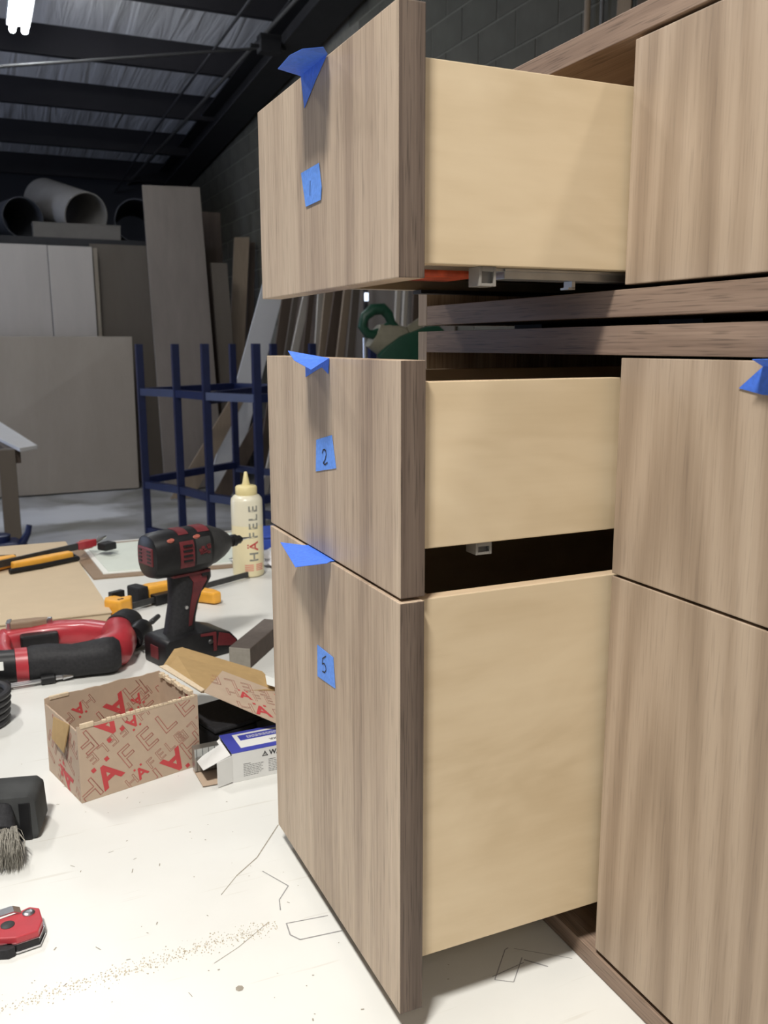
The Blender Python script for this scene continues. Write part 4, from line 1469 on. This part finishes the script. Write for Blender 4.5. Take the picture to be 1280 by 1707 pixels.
zmin = min(v.co.z for v in bm.verts)
for v in bm.verts:
    v.co.z -= zmin
ct = thing('crumpled_rag', 'crumpled white rag beside the glue bottle', 'rag', (.395, 1.475, .9002))
obj('cloth', bm, 'cloth', ct, smooth=True)

# ------------------------------------------------------------------ background: blue steel rack
rk = thing('sheet_rack', 'blue steel rack of upright posts and crossbars in the aisle behind the bench', 'rack', (1.4, 5.7, 0))
RO = Vector((1.4, 5.7, 0))
FRONT = [(.795, 5.95), (.974, 5.6), (1.082, 5.2), (1.300, 4.8)]
REAR = [(1.605, 6.5), (1.815, 6.1), (1.985, 5.7), (2.242, 5.2)]
HT = 1.43
for x, y in FRONT + REAR:
    obj('upright', box_bm((x - .024 - RO.x, y - .024 - RO.y, 0.08), (x + .024 - RO.x, y + .024 - RO.y, HT), .002), 'blue_steel', rk)


def rbar(p, q, z, h=.05):
    a = Vector((p[0], p[1], z)) - RO
    b = Vector((q[0], q[1], z)) - RO
    obj('crossbar', bar_bm(a, b, .045, h), 'blue_steel', rk)


for row in (FRONT, REAR):
    for z in (.44, 1.10):
        for p, q in zip(row, row[1:]):
            rbar(p, q, z)
    rbar(row[0], row[-1], .10, .06)
for z in (.47, 1.10):
    rbar(FRONT[0], REAR[0], z)
    rbar(FRONT[-1], REAR[-1], z)
rbar(FRONT[2], REAR[1], 1.085, .075)
for x, y in (FRONT[0], FRONT[-1], REAR[0], REAR[-1]):
    obj('caster', prism_bm([(x - RO.x + .04 * cos(t), .04 + .04 * sin(t)) for t in [2 * pi * i / 14 for i in range(14)]], 'y', y - RO.y - .015, y - RO.y + .015), 'black_plastic', rk)


# ------------------------------------------------------------------ sheet goods and boards
def board(name, tl, tr, br, bl, th, mat, label, cat='board', group=None):
    """a leaning sheet: its visible face by four corners, thickness behind it"""
    base = (Vector(bl) + Vector(br)) / 2
    o = obj(name, slab_bm([Vector(p) - base for p in (bl, br, tr, tl)], th, .002), mat, None, base)
    return tag(o, label, cat, group)


board('plywood_sheet', (-1.10, 8.78, 1.51), (1.190, 8.76, 1.505), (1.150, 8.57, 0.014), (-1.10, 8.50, 0.014), .018, 'sheet', 'short wide tan plywood sheet leaning in front of the tall sheets', 'plywood sheet')
board('plywood_sheet', (-.74, 9.02, 2.38), (.470, 9.02, 2.38), (.470, 8.86, .012), (-.74, 8.84, .012), .018, 'sheet_pale', 'pale upright sheet at the left edge, behind the short wide plywood', 'plywood sheet')
board('plywood_sheet', (.474, 8.99, 2.375), (.885, 8.99, 2.375), (.870, 8.80, .012), (.474, 8.80, .012), .018, 'sheet_pale', 'pale narrow upright sheet right of the leftmost one, in front of the dark sheet', 'plywood sheet')
board('plywood_sheet', (.900, 9.03, 2.37), (.940, 9.03, 2.37), (.925, 8.90, .012), (.885, 8.90, .012), .018, 'sheet', 'thin strip of sheet edge between the pale sheet and the dark brown sheet', 'plywood sheet')
board('plywood_sheet', (.88, 9.13, 2.42), (2.05, 9.13, 2.42), (2.05, 8.98, .012), (.88, 8.98, .012), .018, 'sheet_dark', 'dark brown upright sheet behind the tall tan board', 'plywood sheet')
board('tall_board', (1.371, 8.80, 2.96), (1.937, 8.80, 2.975), (1.950, 8.28, .014), (1.356, 8.28, .014), .025, 'board_tall', 'tallest tan board reaching up past the storage loft', 'board')
board('tall_board', (2.03, 9.22, 2.80), (2.245, 9.22, 2.80), (2.24, 9.02, .012), (2.03, 9.02, .012), .03, 'lumber_dark', 'dark reddish board just right of the tallest tan board', 'board')
board('tall_board', (2.00, 8.72, 2.24), (2.17, 8.72, 2.24), (2.19, 8.42, .012), (2.02, 8.42, .012), .03, 'sheet_dark', 'dull grey board leaning in the shadow beside the tallest board', 'board')
board('tall_board', (2.331, 9.0, 2.53), (2.494, 9.0, 2.54), (2.21, 8.70, .012), (2.05, 8.70, .012), .03, 'lumber_tan', 'narrow tan board slanting left, with its top near the top drawer', 'board')
board('tall_board', (2.52, 9.1, 2.50), (2.585, 9.1, 2.50), (2.36, 8.8, .012), (2.26, 8.8, .012), .03, 'lumber_dark', 'dark red narrow board behind the slanting tan board', 'board')
board('white_panel', (2.335, 8.02, 2.02), (2.565, 8.02, 2.02), (1.955, 7.98, .012), (1.69, 7.98, .012), .02, 'panel_white', 'long white panel leaning steeply against the right wall', 'panel')
board('white_panel', (1.98, 7.80, 1.02), (2.12, 7.80, 1.02), (1.52, 7.76, .012), (1.30, 7.76, .012), .02, 'lumber_tan', 'short tan panel leaning across the foot of the white panel', 'panel')
board('white_panel', (2.10, 7.62, .74), (2.24, 7.62, .74), (1.80, 7.52, .012), (1.62, 7.52, .012), .02, 'lumber_dark', 'short dark panel end low down beside the blue posts', 'panel')

LUM = [  # (y, x at z 1.865, x at z 1.335, width, material, description)
    (7.85, 2.515, 2.420, .09, 'lumber_dark', 'dark brown plank leaning just right of the white panel'),
    (7.75, 2.570, 2.470, .05, 'sheet_dark', 'dull grey stick between the dark plank and the pale stick'),
    (7.60, 2.625, 2.490, .065, 'lumber_pale', 'round pale stick leaning at the steepest slant among the lumber'),
    (7.40, 2.600, 2.530, .05, 'lumber_dark', 'dark stick behind the pale slanting stick'),
    (7.20, 2.615, 2.570, .045, 'lumber_pale', 'pale thin lath standing beside the tan planks'),
    (7.00, 2.625, 2.560, .085, 'lumber_tan', 'tan plank leaning right of the pale thin lath'),
    (6.85, 2.660, 2.570, .09, 'lumber_dark', 'dark brown plank right of the tan plank'),
    (6.65, 2.655, 2.580, .06, 'lumber_tan', 'brown tan stick in the middle of the leaning lumber'),
    (6.45, 2.650, 2.590, .06, 'sheet_dark', 'dull dark stick left of the green saw'),
]
for y, xa, xb, w, mt, desc in LUM:
    s = min((xa - xb) / .53, .26)
    y = (y + .546) * .925 - .546
    xa = (xa + .2577) * .925 - .2577 + s * .03
    zt = 2.15
    xt = xa + s * (zt - 1.865)
    x0 = xa - s * 1.865
    if xt > 2.55:
        d = xt - 2.55
        xt -= d
        x0 -= d
    board('lumber_stick', (xt - w / 2, y, zt), (xt + w / 2, y, zt), (x0 + w / 2, y - .02, .01), (x0 - w / 2, y - .02, .01), .03, mt, desc, 'lumber')
for i, (y, xt, x0, w, mt, desc) in enumerate((
        (5.30, 2.52, 2.38, .035, 'lumber_pale', 'pale stick standing against the wall behind the green saw handle'),
        (5.22, 2.54, 2.40, .03, 'lumber_pale', 'second pale stick behind the green saw, just right of the first'),
        (5.05, 2.54, 2.42, .06, 'lumber_dark', 'dark stick behind the green saw body'),
        (4.90, 2.55, 2.30, .035, 'lumber_pale', 'pale slanting stick behind the green saw guard'))):
    board('lumber_stick', (xt - w / 2, y, 2.2), (xt + w / 2, y, 2.2), (x0 + w / 2, y - .02, .01), (x0 - w / 2, y - .02, .01), .03, mt, desc, 'lumber')
board('gap_shade_panel', (2.592, 8.30, 2.3), (2.597, 6.28, 2.3), (2.592, 6.28, .012), (2.587, 8.30, .012), .01, 'lumber_dark', 'added dark panel standing in for the shade in the gaps of the leaning lumber', 'panel')  # dark sheet added so the gaps between the sticks stay black
board('grey_panel', (2.575, 6.30, 1.95), (2.585, 4.65, 1.95), (2.580, 4.65, .012), (2.570, 6.30, .012), .012, 'sheet_dark', 'grey panel standing against the right wall behind the green saw', 'panel')

# ------------------------------------------------------------------ things on the loft
bx_ = thing('long_carton', 'long tan carton lying on the loft in front of the grey tube', 'carton', (.78, 9.28, 2.4705))
obj('carton_body', box_bm((-.41, -.08, 0), (.42, .10, .125), .003), 'loft_box', bx_)
obj('carton_lid', box_bm((-.415, -.083, .1252), (.425, .103, .145), .002), 'loft_box', bx_)


def fibre_tube(c, d, length, r, mat, label, rim=.012):
    c, d = Vector(c), Vector(d).normalized()
    u = Vector((d.y, -d.x, 0)).normalized()
    v = u.cross(d) * -1
    bm = bmesh.new()
    prof = [(0, r), (length, r), (length, r - rim), (0, r - rim)]
    loft(bm, [ring(d * t, u, v, q, q, 40) for t, q in prof + prof[:1]], caps=False)
    o = obj('fibre_tube', bm, mat, None, c, smooth=True)
    return tag(o, label, 'tube')


fibre_tube((.905, 9.45, 2.4715 + .255), (-.34, .90, .26), .95, .235, 'fibre_tube', 'large open pale fibre tube on the loft above the long carton')
fibre_tube((.300, 9.50, 2.4715 + .210), (-.30, 1, 0), 1.0, .205, 'fibre_dark', 'dark blue-grey tube on the loft left of the large pale tube')
fibre_tube((1.42, 9.50, 2.4715 + .235), (.12, 1, 0), 1.3, .23, 'fibre_dark', 'dark open tube on the loft partly behind the tallest tan board')
fibre_tube((-.62, 9.35, 2.4715 + .190), (-.3, 1, 0), .9, .185, 'fibre_dark', 'dark tube on the loft at the left edge')

# ------------------------------------------------------------------ fluorescent fixture and wires
fx = thing('ceiling_light', 'lit twin fluorescent strip hanging under the roof at the upper left', 'light', (.285, 6.72, 3.96))
obj('housing', box_bm((-.09, -1.22, .035), (.09, 1.22, .10), .004), 'fixture', fx)
for x in (-.047, .047):
    obj('fluorescent_tube', tube_bm([(x, -1.20, 0), (x, 1.20, 0)], .026, 14), 'tube_glow', fx, smooth=True)
for x in (-.047, .047):
    for y in (-1.212, 1.202):
        obj('lamp_holder', box_bm((x - .018, y, -.02), (x + .018, y + .010, .04)), 'fixture', fx)
for y in (-.9, .9):
    obj('hanger_wire', tube_bm([(0, y, .10), (0, y, roof_z(6.72 + y) - 3.96)], .004, 6), 'pipe', fx)


def wire(name, pts, r, label, mat='pipe', cat='conduit'):
    base = Vector(pts[0])
    o = obj(name, tube_bm([Vector(p) - base for p in pts], r, 10), mat, None, base, smooth=True)
    return tag(o, label, cat)


cx, cy, cz = -.2577, -.5461, 1.4258


def P(dx, dz, dist):
    return (cx + dx * dist, cy + dist, cz + dz * dist)


wire('conduit_pipe', [(2.235, 6.2, 4.05), (1.875, 12.88, 3.62)], .017, 'grey conduit running along the roof beside the dark rafter')
wire('conduit_pipe', [(1.80, 6.2, 3.92), (1.80, 8.3, 3.86), (1.74, 10.4, 3.72), (1.70, 12.86, 3.50)], .012, 'thin sagging cable below the roof conduit', 'cable_black', 'cable')
wire('brace_rod', [(-1.2, 7.45, 3.30), (2.40, 7.45, 3.963)], .012, 'steel brace rod crossing the roof diagonally', 'rod_steel', 'rod')
jb = thing('junction_box', 'dark junction box on the roof conduit above the taped top drawer', 'junction box', (2.16, 7.10, 3.84))
obj('box_body', box_bm((-.09, -.06, -.06), (.09, .06, .08), .008), 'dark_steel', jb)
obj('bracket', box_bm((-.16, -.02, -.02), (.14, .02, .0), .002), 'dark_steel', jb)
wire('wall_pipe', [(2.565, 3.32, .3), (2.565, 3.32, 3.9)], .016, 'brown pipe running up the block wall above the cabinet', 'lumber_tan', 'pipe')
wire('wall_pipe', [(2.575, 3.22, .3), (2.575, 3.22, 3.9)], .010, 'thin pipe just right of the brown wall pipe', 'pipe', 'pipe')
for i, (y, mt, d_) in enumerate(((3.02, 'lumber_tan', 'tan stick leaning at the wall above the right end of the top rail'),
                                 (2.88, 'lumber_dark', 'dark stick leaning at the wall above the right end of the top rail'))):
    board('lumber_stick', (2.52, y, 3.3), (2.56, y - .05, 3.3), (2.44, y - .05, .012), (2.40, y, .012), .03, mt, d_, 'lumber')
sl = thing('bright_slot', 'small bright slot low under the top drawer, against the dark lumber', 'light', (2.40, 5.66, 1.7))
obj('glow_strip', box_bm((-.013, -.012, .035), (.013, .012, .095), .003), 'slit_glow', sl)  # small glowing strip, its kind left open
obj('slot_post', box_bm((-.010, .013, -1.70), (.018, .035, .16)), 'dark_steel', sl)

# ------------------------------------------------------------------ green saw on a stand
gs = thing('chop_saw', 'green chop saw with loop handle and round guard, seen between drawers 1 and 2', 'power tool', (1.90, 4.0, 0))
GO = Vector((1.90, 4.0, 0))
obj('saw_stand', join(box_bm((-.25, -.10, .95), (.35, .35, 1.0)), box_bm((-.22, -.06, 0), (-.16, 0, .95)), box_bm((.26, -.06, 0), (.32, 0, .95)),
                      box_bm((-.22, .26, 0), (-.16, .32, .95)), box_bm((.26, .26, 0), (.32, .32, .95))), 'lumber_dark', gs)
obj('saw_base', lathe_bm([(.17, 1.0), (.17, 1.03), (.15, 1.05)], 28, (.12, .12)), 'galvanized', gs, smooth=True)
obj('saw_arm', prism_bm([(.06, 1.05), (.30, 1.05), (.26, 1.30), (.12, 1.40), (-.02, 1.33)], 'y', .06, .14, .01), 'saw_tan', gs)
bm = loft_bm([ring((-.165, .02, 1.470), (-.5, 0, -.85), (0, 1, 0), .070, .05, 20, 2.6), ring((-.09, .02, 1.455), (-.5, 0, -.85), (0, 1, 0), .100, .06, 20, 2.6),
              ring((.0, .02, 1.42), (-.5, 0, -.85), (0, 1, 0), .105, .065, 20, 2.6), ring((.09, .02, 1.37), (-.5, 0, -.85), (0, 1, 0), .09, .06, 20, 2.6)])
obj('motor_housing', bm, 'saw_tan', gs, smooth=True)
pts = [(-.135, 0, 1.468), (-.205, 0, 1.480), (-.238, 0, 1.520), (-.222, 0, 1.570), (-.175, 0, 1.608), (-.115, 0, 1.612), (-.080, 0, 1.580), (-.062, 0, 1.535), (-.020, 0, 1.500)]
obj('loop_handle', tube_bm(pts, [.025, .025, .025, .028, .032, .032, .028, .024, .020], 14), 'green_plastic', gs, smooth=True)
obj('handle_rest', tube_bm([(-.205, 0, 1.478), (-.13, 0, 1.500), (-.07, 0, 1.540)], .014, 10), 'green_plastic', gs, smooth=True)
gpts = [(-.165, 1.365), (-.11, 1.415), (-.03, 1.468), (.11, 1.515), (.19, 1.528), (.23, 1.50), (.23, 1.30), (.10, 1.25), (-.05, 1.27), (-.13, 1.31)]
obj('blade_guard', prism_bm(gpts, 'y', -.07, -.015, .010), 'green_plastic', gs, smooth=True)
obj('guard_rim', bar_bm((.02, -.04, 1.495), (.10, -.04, 1.545), .05, .016, (0, 1, 0)), 'saw_tan', gs)
obj('blade', prism_bm([(.10 + .145 * cos(t), 1.36 + .145 * sin(t)) for t in [2 * pi * i / 36 for i in range(36)]], 'y', -.045, -.042), 'steel', gs)
obj('steel_post', tube_bm([(-.178, .10, 1.0), (-.178, .10, 1.46)], .014, 12), 'steel', gs, smooth=True)

# ------------------------------------------------------------------ white topped sawhorse and blue jack at the left
sh = thing('work_table', 'long narrow white topped trestle with thick wooden leg at the left edge', 'table', (-.12, 5.3, 0))
TO = Vector((-.12, 5.3, 0))
top = [(-.079, 4.455), (.013, 4.566), (-.130, 6.30), (-.335, 6.28)]
obj('table_top', prism_bm([(x - TO.x, y - TO.y) for x, y in top], 'z', .880, .900, .002), 'panel_white', sh)
obj('apron', bar_bm((.015, -.66, .838), (-.14, .88, .838), .07, .078), 'lumber_dark', sh)
for x, y in ((-.062, -.70), (-.18, .75)):
    obj('leg', box_bm((x, y, 0), (x + .085, y + .085, .879), .003), 'sheet_dark', sh)
jk = thing('floor_jack', 'dark blue lifting jack with short lever at the foot of the trestle', 'jack', (-.155, 4.25, 0))
obj('jack_base', prism_bm([(-.16, 0), (.10, 0), (.09, .20), (.075, .42), (.02, .46), (-.10, .46), (-.16, .40)], 'y', -.08, .08, .012), 'blue_steel', jk)
obj('jack_saddle', lathe_bm([(.05, .455), (.055, .49), (.04, .495)], 20, (-.06, 0)), 'blue_steel', jk, smooth=True)
obj('lever', tube_bm([(.04, 0, .43), (.075, 0, .49), (.085, 0, .53)], [.022, .017, .014], 12), 'blue_steel', jk, smooth=True)
